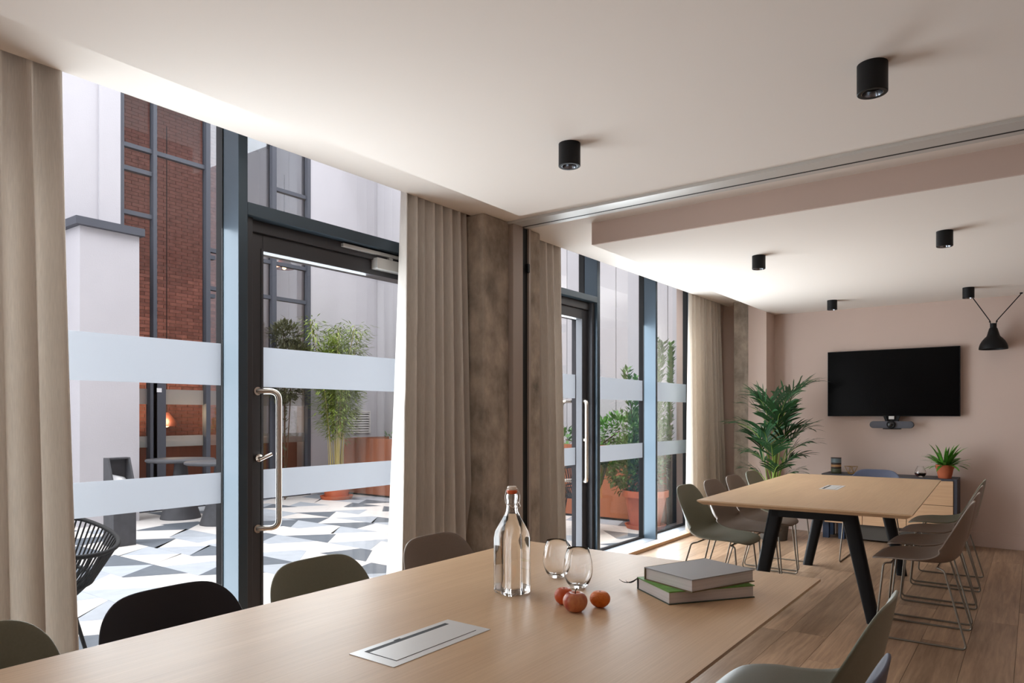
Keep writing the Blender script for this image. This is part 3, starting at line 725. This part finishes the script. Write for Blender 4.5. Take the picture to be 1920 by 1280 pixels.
B().lathe([(0, 0.155), (0.051, 0.155), (0.051, 0.163), (0, 0.163)], 36).build('lid', 'jar_dark', jr, smooth=40)
gm = thing('brass_ornament', 'open geometric brass wire ornament beside the striped jar', 'ornament', (-1.535, 8.0, SZ))
b = B(); T0 = [(-0.02, -0.03, 0.003), (0.03, -0.02, 0.003), (0.02, 0.03, 0.003), (-0.03, 0.02, 0.003)]; T1 = [(-0.06, -0.01, 0.078), (0.02, -0.055, 0.075), (0.06, 0.01, 0.078), (-0.02, 0.05, 0.075)]
for i in range(4):
    for p, q in ((T0[i], T0[(i + 1) % 4]), (T1[i], T1[(i + 1) % 4]), (T0[i], T1[i]), (T0[i], T1[(i + 1) % 4])): b.tube([p, q], 0.0022, 6)
b.build('wire_cage', 'brass', gm)
fk = thing('drink_glass', 'round glass of dark drink beside the potted fern on the sideboard', 'glass', (-0.90, 7.93, SZ + 0.0005))
o_ = [(0, 0), (0.024, 0), (0.036, 0.012), (0.050, 0.032), (0.052, 0.045), (0.044, 0.07), (0.032, 0.095), (0.026, 0.11)]
B().lathe(o_ + [(r - 0.0015, z) for r, z in o_[::-1] if r > 0.03 and z > 0.01] + [(0, 0.010)], 36).build('bowl', 'glass', fk, smooth=60)
B().lathe([(0, 0.0115), (0.032, 0.0125), (0.0475, 0.033), (0.0495, 0.045), (0, 0.045)], 36).build('drink', 'coffee', fk, smooth=50)

def pot(parent, r1, r0, h, rim, mn='terracotta', name='pot'):
    B().lathe([(0, 0), (r0, 0), (r1 * 0.93, h - rim), (r1, h - rim), (r1, h), (r1 * 0.9, h), (r1 * 0.86, h - rim * 0.6), (0, h - rim * 0.6)], 40).build(name, mn, parent, smooth=35)
def blade(b, p0, az, el, L, w, droop, segs=4, rr=R, twist=0):
    """arching strip leaf from p0 heading az/el that droops"""
    p = Vector(p0); pts = []; ws = []; sd = []; e = el
    side = Vector((-sin(az + twist), cos(az + twist), 0))
    for k in range(segs + 1):
        u = k / segs; pts.append(p.copy()); ws.append(w * max(0.02, (sin(pi * min(1, 0.18 + 0.82 * u)) ** 0.7)) if k < segs else 0.0004); sd.append(side)
        p = p + Vector((cos(az) * cos(e), sin(az) * cos(e), sin(e))) * (L / segs); e -= droop / segs
    b.strip(pts, ws, sd); return pts
fe = thing('potted_fern', 'small bright green fern in a terracotta pot on the sideboard', 'plant', (-0.70, 7.98, SZ))
pot(fe, 0.079, 0.055, 0.128, 0.035)
B().lathe([(0, 0.108), (0.068, 0.108)], 20).build('soil', 'soil', fe)
for k in range(64):
    b = B(); az = R.uniform(0, 2 * pi); el = R.uniform(0.2, 1.5); L = R.uniform(0.16, 0.25) * (1.1 if el > 0.9 else 1)
    blade(b, (0.03 * cos(az), 0.03 * sin(az), 0.108), az, el, L, R.uniform(0.012, 0.019), R.uniform(0.5, 1.2), 6, twist=R.uniform(-.4, .4))
    b.build('leaf', 'leaf_fern', fe)
# palm in the corner
pl = thing('potted_palm', 'tall dark green palm by the pink pier in the far corner', 'plant', (-2.17, 7.48, 0))
pot(pl, 0.17, 0.13, 0.30, 0.05, 'recess'); B().lathe([(0, 0.262), (0.148, 0.262)], 20).build('soil', 'soil', pl)
def frond(parent, az, dist, ztop, leafL, nl, base, bare=0.6, lw=0.0105, lift=0.95):
    """petiole bends from the pot to a tip dist away at height ztop; long drooping leaflets along its outer part"""
    P0 = Vector(base); P2 = Vector((dist * cos(az), dist * sin(az), ztop)); P1 = Vector((base[0] + 0.12 * dist * cos(az), base[1] + 0.12 * dist * sin(az), P0.z + (ztop - P0.z) * lift))
    at = lambda u: P0 * (1 - u) ** 2 + P1 * 2 * u * (1 - u) + P2 * u * u
    b = B(); b.mi = 1; b.tube([at(i / 14) for i in range(15)], 0.0075, 6, r2=0.002); b.mi = 0
    for i in range(nl):
        f = (i + 0.5) / nl; u = bare + (1 - bare) * f; q = at(u); T = (at(min(1, u + .02)) - at(u - .02)).normalized(); Sd = Vector((-sin(az), cos(az), 0)); Nn = Sd.cross(T).normalized()
        if Nn.z < 0: Nn = -Nn
        for sd in (-1, 1):
            a = 0.95 - 0.6 * f + R.uniform(-0.14, 0.14); ll = leafL * (0.75 + 0.4 * sin(pi * (0.2 + 0.7 * f))) * R.uniform(0.85, 1.12)
            D = (T * cos(a) + Sd * sd * sin(a) + Nn * R.uniform(0.0, 0.25)).normalized(); W_ = (T * sin(a) - Sd * sd * cos(a)).normalized(); dr = R.uniform(0.07, 0.2)
            pp = q.copy(); ps = []; ws = []
            for j in range(7):
                v = j / 6; ps.append(pp.copy()); ws.append(lw * (0.4 + 0.6 * sin(pi * min(1, 0.15 + v * 0.65))) if j < 6 else 0.0005)
                pp = pp + D * (ll / 6); D = (D + Vector((0, 0, -dr * (0.5 + v)))).normalized()
            b.strip(ps, ws, [W_] * 7)
    b.build('frond', ['leaf_palm', 'stem_palm'], parent)
# azimuth (from +x towards +y), reach, tip height, leaflet length, leaflet pairs
for az, di, zt, ll, nl in ((0.64, 0.36, 1.60, 0.25, 13), (0.9, 0.2, 1.5, 0.26, 12), (3.4, 0.22, 1.36, 0.27, 12), (2.7, 0.25, 1.05, 0.24, 11), (0.3, 0.3, 0.98, 0.23, 11), (-0.4, 0.2, 1.12, 0.25, 11), (3.75, 0.16, 1.45, 0.27, 13), (2.1, 0.10, 1.42, 0.26, 10), (3.7, 0.36, 1.19, 0.25, 10), (0.62, 0.30, 1.12, 0.25, 10), (-0.9, 0.16, 1.3, 0.26, 10),
                       (3.9, 0.26, 0.90, 0.22, 9), (3.5, 0.24, 0.72, 0.2, 8), (0.7, 0.26, 0.86, 0.22, 9), (0.2, 0.22, 0.70, 0.2, 8), (4.3, 0.16, 1.12, 0.25, 10), (1.1, 0.12, 1.24, 0.25, 10), (-1.4, 0.22, 0.98, 0.23, 9), (5.2, 0.26, 0.78, 0.2, 8)):
    frond(pl, az, di, zt, ll, nl, (R.uniform(-.045, .045), R.uniform(-.045, .045), 0.26))

# ------------------------------------------------------------------ outside: terrace
tf = setting('floor_terrace', 'terrace paving of white and grey angular tiles', 'floor')
B().box(-12.5, -3.22, -6, 8.67, -0.12, -0.006).build('bedding', 'mortar', tf)
rest = B(); tiles = []
row = 0; y = -2.0; rh = 0.388
while y < 8.6:
    x = -9.42 + R.uniform(-0.3, 0); sa = R.uniform(-0.1, 0.1)
    while x < -3.26:
        w = R.choice((0.30, 0.36, 0.40)); sb_ = (-1 if sa > 0 else 1) * R.choice((0.06, 0.13, 0.17, 0.19))
        tiles.append((x, y, w, sa, sb_)); x += w; sa = sb_
    y += rh; row += 1
cnt = 0; prev = ''
for (x, y, w, sa, s2) in tiles:
    g = 0.0012; y1 = min(y + rh, 8.66)
    poly = [(max(-9.4, x - sa + g), y + g), (max(-9.4, x + w - s2 - g), y + g), (max(-9.4, x + w + s2 - g), y1 - g), (max(-9.4, x + sa + g), y1 - g)]
    poly = [(min(px, -3.235), py) for px, py in poly]
    k = R.random(); mn = 'tile_w' if k < 0.40 else ('tile_l' if k < 0.70 else 'tile_d')
    if mn == 'tile_d' and prev == 'tile_d': mn = 'tile_w'
    prev = mn
    cx_ = sum(p[0] for p in poly) / 4; cy_ = sum(p[1] for p in poly) / 4
    lo = 0.34 * abs(cx_)
    if lo - 0.1 < cy_ < 7.9 and cnt < 300 and not (cx_ < -8.8 and cy_ < 4.2):
        me = B().prism([(a - cx_, b_ - cy_) for a, b_ in poly], -0.006, 0).mesh('paver', mn); link('paver', me, tf, (cx_, cy_, 0)); cnt += 1
    else:
        rest.mi = ('tile_w', 'tile_l', 'tile_d').index(mn); rest.prism(poly, -0.006, 0)
if rest.v: tag(rest.build('paving_rest', ['tile_w', 'tile_l', 'tile_d'], tf), kind='stuff')

# opposite facade with tall window
FX = -9.4
fw = setting('wall_facade', 'white rendered facade across the terrace', 'wall')
for (ya, yb, za, zb) in ((-6, 4.02, -0.1, 6.8), (7.233, 8.67, -0.1, 6.8), (4.274, 7.233, 6.45, 6.8)):
    B().box(FX - 0.35, FX, ya, yb, za, zb).build('render_panel', 'render', fw)
B().box(FX - 0.35, FX + 0.03, 4.02, 4.274, -0.1, 6.8).build('pilaster', 'render', fw)
we = setting('wall_terrace_end', 'white panelled wall closing the far end of the terrace', 'wall')
xs = [FX, -8.55, -7.77, -6.99, -6.21, -5.429, -4.635, -3.873, -3.22]
for a, b_ in zip(xs, xs[1:]):
    B().box(a + 0.004, b_ - 0.004, 8.67, 8.74, -0.1, 6.8).build('wall_panel', 'render', we)
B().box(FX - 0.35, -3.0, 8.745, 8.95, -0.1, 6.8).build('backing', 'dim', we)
# our own building above the room, unseen, raised to block sky light
struct(B().box(-3.4, 2.7, -3.2, 8.67, 2.955, 7.4).build('wall_upper', 'render'), 'unseen storey above the meeting room, built tall to block sky light', 'wall')
fwn = setting('window_6', 'tall dark framed window in the facade across the terrace', 'window')
def fbar(y0, y1, z0, z1, d=0.07, nm='frame_bar'): B().box(FX - 0.09, FX - 0.09 + d, y0, y1, z0, z1).build(nm, 'coping', fwn)
for y0, y1 in ((4.274, 4.327), (4.702, 4.751), (5.444, 5.508), (6.519, 6.595), (7.171, 7.233)): fbar(y0, y1, 0, 6.45, 0.1, 'frame_post')
for y0, y1, z in ((4.327, 4.702, 4.75), (4.751, 5.444, 4.75), (4.327, 4.702, 4.45), (4.327, 4.702, 3.88), (5.508, 5.60, 3.5), (5.508, 5.6, 2.95), (6.595, 7.171, 4.75), (5.508, 6.519, 3.60), (6.595, 7.171, 3.60), (5.508, 6.519, 3.06), (6.595, 7.171, 3.06),
                  (4.327, 7.171, 0.0), (4.327, 7.171, 6.395)): fbar(y0, y1, z, z + 0.055)
B().box(FX - 0.1, FX + 0.01, 4.66, 4.87, 0, 1.75).build('door_stile', 'coping', fwn)
B().box(FX + 0.011, FX + 0.014, 4.745, 4.81, 1.585, 1.64).build('sticker', 'paper', fwn)
for y0, y1 in ((4.327, 4.702), (4.751, 5.444), (5.508, 6.519), (6.595, 7.171)):
    B().box(FX - 0.068, FX - 0.06, y0, y1, 0.05, 6.42).build('glass_pane', 'farpane_r' if y0 > 5.5 else 'farpane', fwn)
    for a, b_ in BANDS: B().box(FX - 0.072, FX - 0.069, y0, y1, a, b_).build('frosted_band', 'farfilm', fwn)
# room behind the facade window
fi = setting('wall_bar_interior', 'dim bar room with a red brick wall standing in for a reflection in the facade window', 'wall')
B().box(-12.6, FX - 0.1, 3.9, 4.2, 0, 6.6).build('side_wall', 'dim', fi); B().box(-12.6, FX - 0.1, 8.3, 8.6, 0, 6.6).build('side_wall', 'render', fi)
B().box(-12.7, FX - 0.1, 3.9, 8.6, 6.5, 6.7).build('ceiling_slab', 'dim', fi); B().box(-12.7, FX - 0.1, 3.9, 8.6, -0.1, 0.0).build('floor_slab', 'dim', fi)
BX = -10.75
B().box(BX - 0.2, BX, 4.2, 6.75, 0, 6.5).build('mortar_bed', 'mortar', fi)  # brick wall modelled in place of a brick reflection in the glass
B().box(-12.6, -12.4, 6.7, 8.3, 0, 6.5).build('back_wall', 'render', fi)
bme = B().box(0, 0.012, 0.003, 0.187, 0.003, 0.051).mesh('brick', 'brick'); extra = B(); nb = 0; z = 0.0; rw = 0
while z < 6.4:
    y = 4.2 + (0.095 if rw % 2 else 0)
    while y < 6.5:
        if nb < 300 and 4.55 < y < 6.2 and 1.65 < z < 5.2: link('brick', bme, fi, (BX, y, z)); nb += 1
        else: extra.box(BX, BX + 0.012, y + 0.003, y + 0.187, z + 0.003, z + 0.051)
        y += 0.19
    z += 0.054; rw += 1
tag(extra.build('brick_rest', 'brick', fi), kind='stuff')
bc = thing('bar_counter', 'brown bar counter with a pale top behind the facade window', 'counter', (-10.2, 5.8, 0))
B().box(-0.3, 0.25, -1.5, 2.0, 0, 0.86).build('front', 'barwood', bc); B().box(-0.35, 0.3, -1.55, 2.05, 0.86, 0.92).build('top', 'render', bc)
pd = thing('pendant_lamp', 'copper pendant lamp glowing over the bar counter', 'lamp', (-10.2, 5.30, 1.12))
pf = [(0.17, 0), (0.15, 0.06), (0.09, 0.14), (0.04, 0.2)]
B().lathe(pf + [(r - 0.004, z) for r, z in pf[::-1]], 28, closed=True).build('shade', 'copper', pd, smooth=50)
B().tube([(0, 0, 0.2), (0, 0, 4.38)], 0.006, 6).build('cord', 'black', pd)
B().lathe([(0, -0.02), (0.03, -0.005), (0.035, 0.03), (0, 0.06)], 16).build('bulb', 'glow', pd, smooth=60)
p2 = dup(pd, (-10.6, 7.6, 3.85), 0, 'copper pendant lamp glowing high behind the upper facade panes')
p2.children[1].hide_render = False
for c in list(p2.children):
    if c.name.startswith('cord'):
        me = B().tube([(0, 0, 0.2), (0, 0, 1.65)], 0.006, 6).mesh('cord', 'black'); c.data = me
for q in ((-10.0, 5.2, 1.3), (-10.6, 7.4, 3.9), (-10.5, 7.0, 1.2)):
    l = bpy.data.lights.new('bar_lamp', 'POINT'); l.energy = 20; l.color = (1, 0.7, 0.42); l.shadow_soft_size = 0.08
    o = bpy.data.objects.new('bar_lamp', l); C.objects.link(o); o.location = q
# white stair block with slate coping
wbx = setting('wall_block', 'low white rendered block with a dark slate coping', 'wall')
B().box(FX, -8.73, 3.535, 4.20, -0.05, 3.44).build('render_body', 'render', wbx)
B().box(FX, -8.66, 3.47, 4.235, 3.44, 3.53).build('coping', 'coping', wbx)
# louvre vent
lv = thing('wall_vent', 'white louvred vent on the facade right of the bamboo', 'vent', (FX, 8.22, 1.17))
b = B(); b.box(0, 0.03, -0.27, 0.27, 0.16, 0.185).box(0, 0.03, -0.27, 0.27, -0.2, -0.175).box(0, 0.03, -0.27, -0.245, -0.175, 0.16).box(0, 0.03, 0.245, 0.27, -0.175, 0.16); b.build('vent_frame', 'tile_w', lv)
B().box(0, 0.004, -0.245, 0.245, -0.175, 0.16).build('backing', 'gasket', lv)
for k in range(8):
    z = -0.16 + k * 0.042
    B().add([(0.006, -0.245, z + 0.026), (0.03, -0.245, z), (0.03, -0.245, z + 0.004), (0.006, -0.245, z + 0.030), (0.006, 0.245, z + 0.026), (0.03, 0.245, z), (0.03, 0.245, z + 0.004), (0.006, 0.245, z + 0.030)],
            [(0, 1, 2, 3), (7, 6, 5, 4), (0, 4, 5, 1), (1, 5, 6, 2), (2, 6, 7, 3), (3, 7, 4, 0)]).build('slat', 'tile_w', lv)
# corten planter
cp = thing('corten_planter', 'long rust-brown steel planter along the end wall of the terrace', 'planter', (-6.3, 8.1, 0))
xs = [-2.78, -1.85, -0.92, 0.0, 0.92, 1.96, 2.4, 2.86]
for a, b_ in zip(xs, xs[1:]): B().box(a + 0.002, b_ - 0.002, -0.45, -0.43, 0.03, 0.91).build('steel_panel', 'corten', cp)
B().box(-2.78, -2.76, -0.43, 0.54, 0.03, 0.91).build('steel_panel', 'corten', cp); B().box(-2.76, 2.86, -0.43, -0.40, 0.89, 0.91).build('rim', 'corten', cp)
B().box(-2.74, 2.86, -0.40, 0.54, 0, 0.86).build('soil', 'soil', cp); B().box(-2.75, 2.86, -0.42, -0.4, 0, 0.03).build('plinth', 'gasket', cp)
def leaf(b, p, d, L, w, up=None):
    d = d.normalized(); s = d.cross(up or Vector((0, 0, 1))); s = s.normalized() if s.length > 1e-3 else Vector((1, 0, 0))
    n = s.cross(d); b.add([p, p + d * L * .5 + s * w + n * w * .3, p + d * L, p + d * L * .5 - s * w + n * w * .3], [(0, 1, 2), (0, 2, 3)])
def rv(rr=R):
    while True:
        v = Vector((rr.uniform(-1, 1), rr.uniform(-1, 1), rr.uniform(-1, 1)))
        if 0.1 < v.length < 1: return v.normalized()
def bush(name, label, loc, mounds, spikes, lm_, lL, lw, group=None, cat='shrub'):
    """mounds: (x, y, z, radius, leaves); spikes: (x, y, z0, z1, leaves, leaning x, y)"""
    t = thing(name, label, cat, loc, 0, group); f = B(); s = B()
    for (x, y, z, r, n) in mounds:
        for _ in range(n):
            v = rv(); p = Vector((x, y, z)) + Vector((v.x * r, v.y * r, v.z * r * 0.85)) * R.uniform(0.55, 1.0)
            leaf(f, p, v + rv() * 0.8 + Vector((0, 0, 0.4)), lL * R.uniform(.7, 1.2), lw)
        s.tube([(0, 0, 0), (x, y, z)], 0.008, 5)
    for (x, y, z0, z1, n, lx, ly) in spikes:
        s.tube([(x, y, z0), (x + lx, y + ly, z1)], 0.007, 5, r2=0.002)
        for k in range(n):
            u = R.random(); p = Vector((x + lx * u, y + ly * u, z0 + (z1 - z0) * u)); a = R.uniform(0, 2 * pi)
            leaf(f, p, Vector((cos(a), sin(a), R.uniform(0.4, 1.5))), lL * R.uniform(.7, 1.2), lw)
    tag(f.build('foliage', lm_, t), kind='stuff'); s.build('stems', 'stem', t)
    return t
bush('young_shrub', 'thin dark young shrub in the planter near the wall vent', (-8.15, 8.0, 0.86), [(0.3, 0, 0.1, 0.12, 50), (-0.25, 0.05, 0.06, 0.1, 40)], [(0, 0, 0, 0.44, 70, 0.06, 0)], 'leaf_bush', 0.07, 0.017)
bush('planter_shrub', 'leafy green shrub in the planter right of the far door', (-4.55, 8.0, 0.86), [(0, 0, 0.18, 0.26, 260), (0.35, -0.05, 0.22, 0.28, 280), (-0.5, 0, 0.1, 0.18, 120), (0.8, -0.05, 0.25, 0.2, 220)], [(1.0, 0, 0, 1.26, 300, 0.02, 0), (0.8, 0.05, 0, 0.8, 160, 0.02, 0), (-0.25, 0, 0, 0.62, 90, 0.03, 0), (0.55, 0, 0, 0.9, 160, 0.0, 0)], 'leaf_bush2', 0.085, 0.022)
bush('planter_shrub', 'sparse green shrub in the planter seen through the far door glass', (-5.55, 8.0, 0.86), [(0, 0, 0.1, 0.16, 110)], [(0.05, 0, 0, 0.55, 80, 0, 0), (0.2, 0.02, 0, 0.35, 40, 0, 0)], 'leaf_bush2', 0.075, 0.02)
# big laurel in terracotta pot
lp = thing('potted_laurel', 'tall leafy laurel in a big terracotta pot outside the far window', 'plant', (-3.56, 7.36, 0))
B().lathe([(0, 0), (0.21, 0), (0.235, 0.045), (0.22, 0.045), (0.2, 0.02), (0, 0.02)], 40).build('saucer', 'terracotta', lp, smooth=35)
B().lathe([(0, 0.02), (0.165, 0.02), (0.235, 0.36), (0.262, 0.36), (0.262, 0.43), (0.235, 0.43), (0.225, 0.39), (0, 0.39)], 40).build('pot', 'terracotta', lp, smooth=35)
f = B(); s = B()
for (x, y, z, r, n) in ((0, 0, 0.68, 0.26, 520), (-0.22, -0.05, 0.6, 0.22, 400), (-0.26, -0.14, 0.68, 0.2, 420), (-0.15, -0.18, 0.9, 0.16, 240), (0.08, 0.12, 0.95, 0.24, 380), (-0.1, 0.05, 1.1, 0.2, 260), (0.1, 0.0, 1.3, 0.16, 170), (0.05, 0.1, 0.75, 0.22, 260)):
    for _ in range(n):
        v = rv(); p = Vector((x, y, z)) + v * r * R.uniform(0.5, 1.0)
        if p.x > 0.2: p.x = 0.2 - R.uniform(0, 0.1)
        leaf(f, p, v + rv() * .8 + Vector((0, 0, .3)), 0.075 * R.uniform(.7, 1.2), 0.018)
for (x, y, z1, n) in ((-0.18, -0.1, 1.80, 190), (0.02, 0.18, 2.16, 260), (0.06, 0.30, 2.12, 260), (0.10, 0.1, 1.9, 170)):
    s.tube([(x * .3, y * .3, 0.4), (x, y, z1)], 0.009, 5, r2=0.003)
    for _ in range(n):
        u = R.uniform(0.3, 1); a = R.uniform(0, 2 * pi); p = Vector((x * (.3 + .7 * u), y * (.3 + .7 * u), 0.4 + (z1 - 0.4) * u))
        leaf(f, p + Vector((cos(a), sin(a), 0)) * R.uniform(0, 0.05), Vector((cos(a), sin(a), R.uniform(0.5, 1.6))), 0.085 * R.uniform(.7, 1.2), 0.02)
tag(f.build('foliage', 'leaf_bush', lp), kind='stuff'); s.build('stems', 'stem', lp)
# bamboo in terracotta pot
bp = thing('potted_bamboo', 'tall yellow-green bamboo in a terracotta pot before the facade', 'plant', (-8.62, 7.12, 0))
B().lathe([(0, 0), (0.23, 0), (0.25, 0.05), (0.23, 0.05), (0.2, 0.02), (0, 0.02)], 36).build('saucer', 'terracotta', bp, smooth=35)
B().lathe([(0, 0.02), (0.17, 0.02), (0.22, 0.3), (0.235, 0.3), (0.235, 0.36), (0.21, 0.36), (0.2, 0.33), (0, 0.33)], 36).build('pot', 'terracotta', bp, smooth=35)
f = B()
for k in range(34):
    a = R.uniform(0, 2 * pi); q = R.uniform(0, 0.15); x0, y0 = q * cos(a), q * sin(a); H = R.uniform(1.3, 2.75); le = R.uniform(0.05, 0.32)
    lx, ly = le * cos(a) * H / 2, le * sin(a) * H / 2; pts = [(x0 + lx * u ** 2, y0 + ly * u ** 2, 0.33 + (H - 0.33) * u) for u in [i / 8 for i in range(9)]]
    B().tube(pts, 0.006, 6, r2=0.002).build('cane', 'cane', bp, smooth=60)
    for _ in range(230):
        u = R.uniform(0.3, 1) ** 0.6; i = min(int(u * 8), 7); p = Vector(pts[i]).lerp(Vector(pts[i + 1]), u * 8 - i); az = R.uniform(0, 2 * pi)
        p = p + Vector((cos(az), sin(az), 0.3)) * R.uniform(0.0, 0.22)
        leaf(f, p, Vector((cos(az), sin(az), R.uniform(-0.8, 0.4))), R.uniform(0.08, 0.15), 0.010)
for (x, y, z, r, n) in ((-0.12, -0.1, 1.95, 0.34, 900), (0.15, 0.1, 1.8, 0.32, 500), (-0.05, 0.0, 2.25, 0.26, 450)):
    for _ in range(n):
        v = rv(); leaf(f, Vector((x, y, z)) + v * r * R.uniform(0.3, 1), v * 0.5 + rv() + Vector((0, 0, 0.2)), R.uniform(0.08, 0.14), 0.010)
tag(f.build('foliage', 'leaf_bamboo', bp), kind='stuff')
bush('tall_shrub', 'dark olive-brown bushy shrub left of the bamboo by the facade', (-9.12, 6.55, 0.0), [(0, 0, 1.75, 0.32, 1500), (0.05, 0.1, 2.15, 0.30, 1300), (0, -0.02, 2.5, 0.22, 600)], [(0, 0, 0, 2.75, 120, 0.02, 0)], 'leaf_red', 0.09, 0.013)
# ash bin
ab = thing('ash_bin', 'dark stone litter bin with a slanted open hood beside the white block', 'bin', (-7.25, 3.30, 0), radians(90)); ab.scale = (0.86, 0.86, 1)
B().box(-0.125, 0.125, -0.125, 0.125, 0, 0.55).build('body', 'stone', ab, bevel=0.004)
b = B(); P = [(-0.125, 0.55), (0.125, 0.55), (-0.02, 0.86), (-0.125, 0.86)]
for x in (-0.125, 0.105):
    n = 4; b.add([(x, y_, z_) for y_, z_ in [(-q[0], q[1]) for q in P]] + [(x + 0.02, y_, z_) for y_, z_ in [(-q[0], q[1]) for q in P]], [(3, 2, 1, 0), (4, 5, 6, 7)] + [(i, (i + 1) % 4, 4 + (i + 1) % 4, 4 + i) for i in range(4)])
b.box(-0.105, 0.105, 0.105, 0.125, 0.55, 0.86).box(-0.105, 0.105, 0.02, 0.105, 0.845, 0.86); b.build('hood', 'stone', ab)
b = B(); b.add([(-0.09, -0.1, 0.575), (0.09, -0.1, 0.57), (0.095, 0.09, 0.66), (-0.07, 0.09, 0.70), (0, 0, 0.665)], [(0, 1, 4), (1, 2, 4), (2, 3, 4), (3, 0, 4)]); b.build('crumpled_paper', 'paper', ab)
# terrace tables
def ttable(loc, label):
    t = thing('terrace_table', label, 'table', loc, 0, 'round stone terrace tables')
    B().lathe([(0, 0), (0.235, 0), (0.235, 0.012), (0.10, 0.42), (0.07, 0.70), (0, 0.70)], 40).build('cone_base', 'stone', t, smooth=40)
    B().lathe([(0, 0.70), (0.38, 0.70), (0.40, 0.712), (0.40, 0.73), (0.39, 0.738), (0, 0.738)], 48).build('tabletop', 'stone', t, smooth=40); return t
t1 = ttable((-8.55, 4.62, 0), 'round grey terrace table partly behind the white block')
dup(t1, (-7.72, 4.66, 0), 0, 'round grey terrace table nearer the window mullion')
# rope chairs
def rope_chair(loc, rz, label):
    t = thing('rope_chair', label, 'chair', loc, rz, 'black rope terrace chairs')
    Rt = lambda a: 0.36 + 0.02 * cos(a); top = lambda a: 0.74 - 0.10 * max(0, cos(a)) ** 1.0 + 0.03 * max(0, -cos(a)); n = 84
    rim = [(Rt(a) * cos(a), Rt(a) * sin(a), top(a)) for a in [2 * pi * i / n for i in range(n)]]
    seat = [(0.2 * cos(a) - 0.02, 0.2 * sin(a), 0.40) for a in [2 * pi * i / n for i in range(n)]]
    b = B(); b.tube(rim, 0.011, 8, True).tube(seat, 0.009, 8, True); b.build('hoop', 'rope', t, smooth=60)
    b = B()
    for i in range(n):
        p, q = Vector(rim[i]), Vector(seat[i]); m = p.lerp(q, 0.5) + Vector((0, 0, -0.03)); b.tube([p, m, q], 0.0045, 5)
    mid = [Vector(rim[i]).lerp(Vector(seat[i]), 0.55) + Vector((0, 0, -0.03)) for i in range(n)]; b.tube(mid, 0.008, 6, True)
    b.build('rope_webbing', 'rope', t, smooth=60)
    b = B(); b.lathe([(0, 0.395), (0.2, 0.40), (0.2, 0.41), (0, 0.415)], 32, -0.02, 0); b.build('seat', 'rope', t)
    for a in (0.7, 2.44, 3.84, 5.58): B().tube([(0.17 * cos(a), 0.17 * sin(a), 0.40), (0.27 * cos(a), 0.27 * sin(a), 0.006)], 0.009, 8).build('leg', 'rope', t, smooth=50)
    return t
rc = rope_chair((-3.80, 1.31, 0), radians(30), 'black rope bucket chair outside beside the left curtain')
dup(rc, (-4.02, 6.62, 0), radians(200), 'black rope bucket chair outside the far glass door')
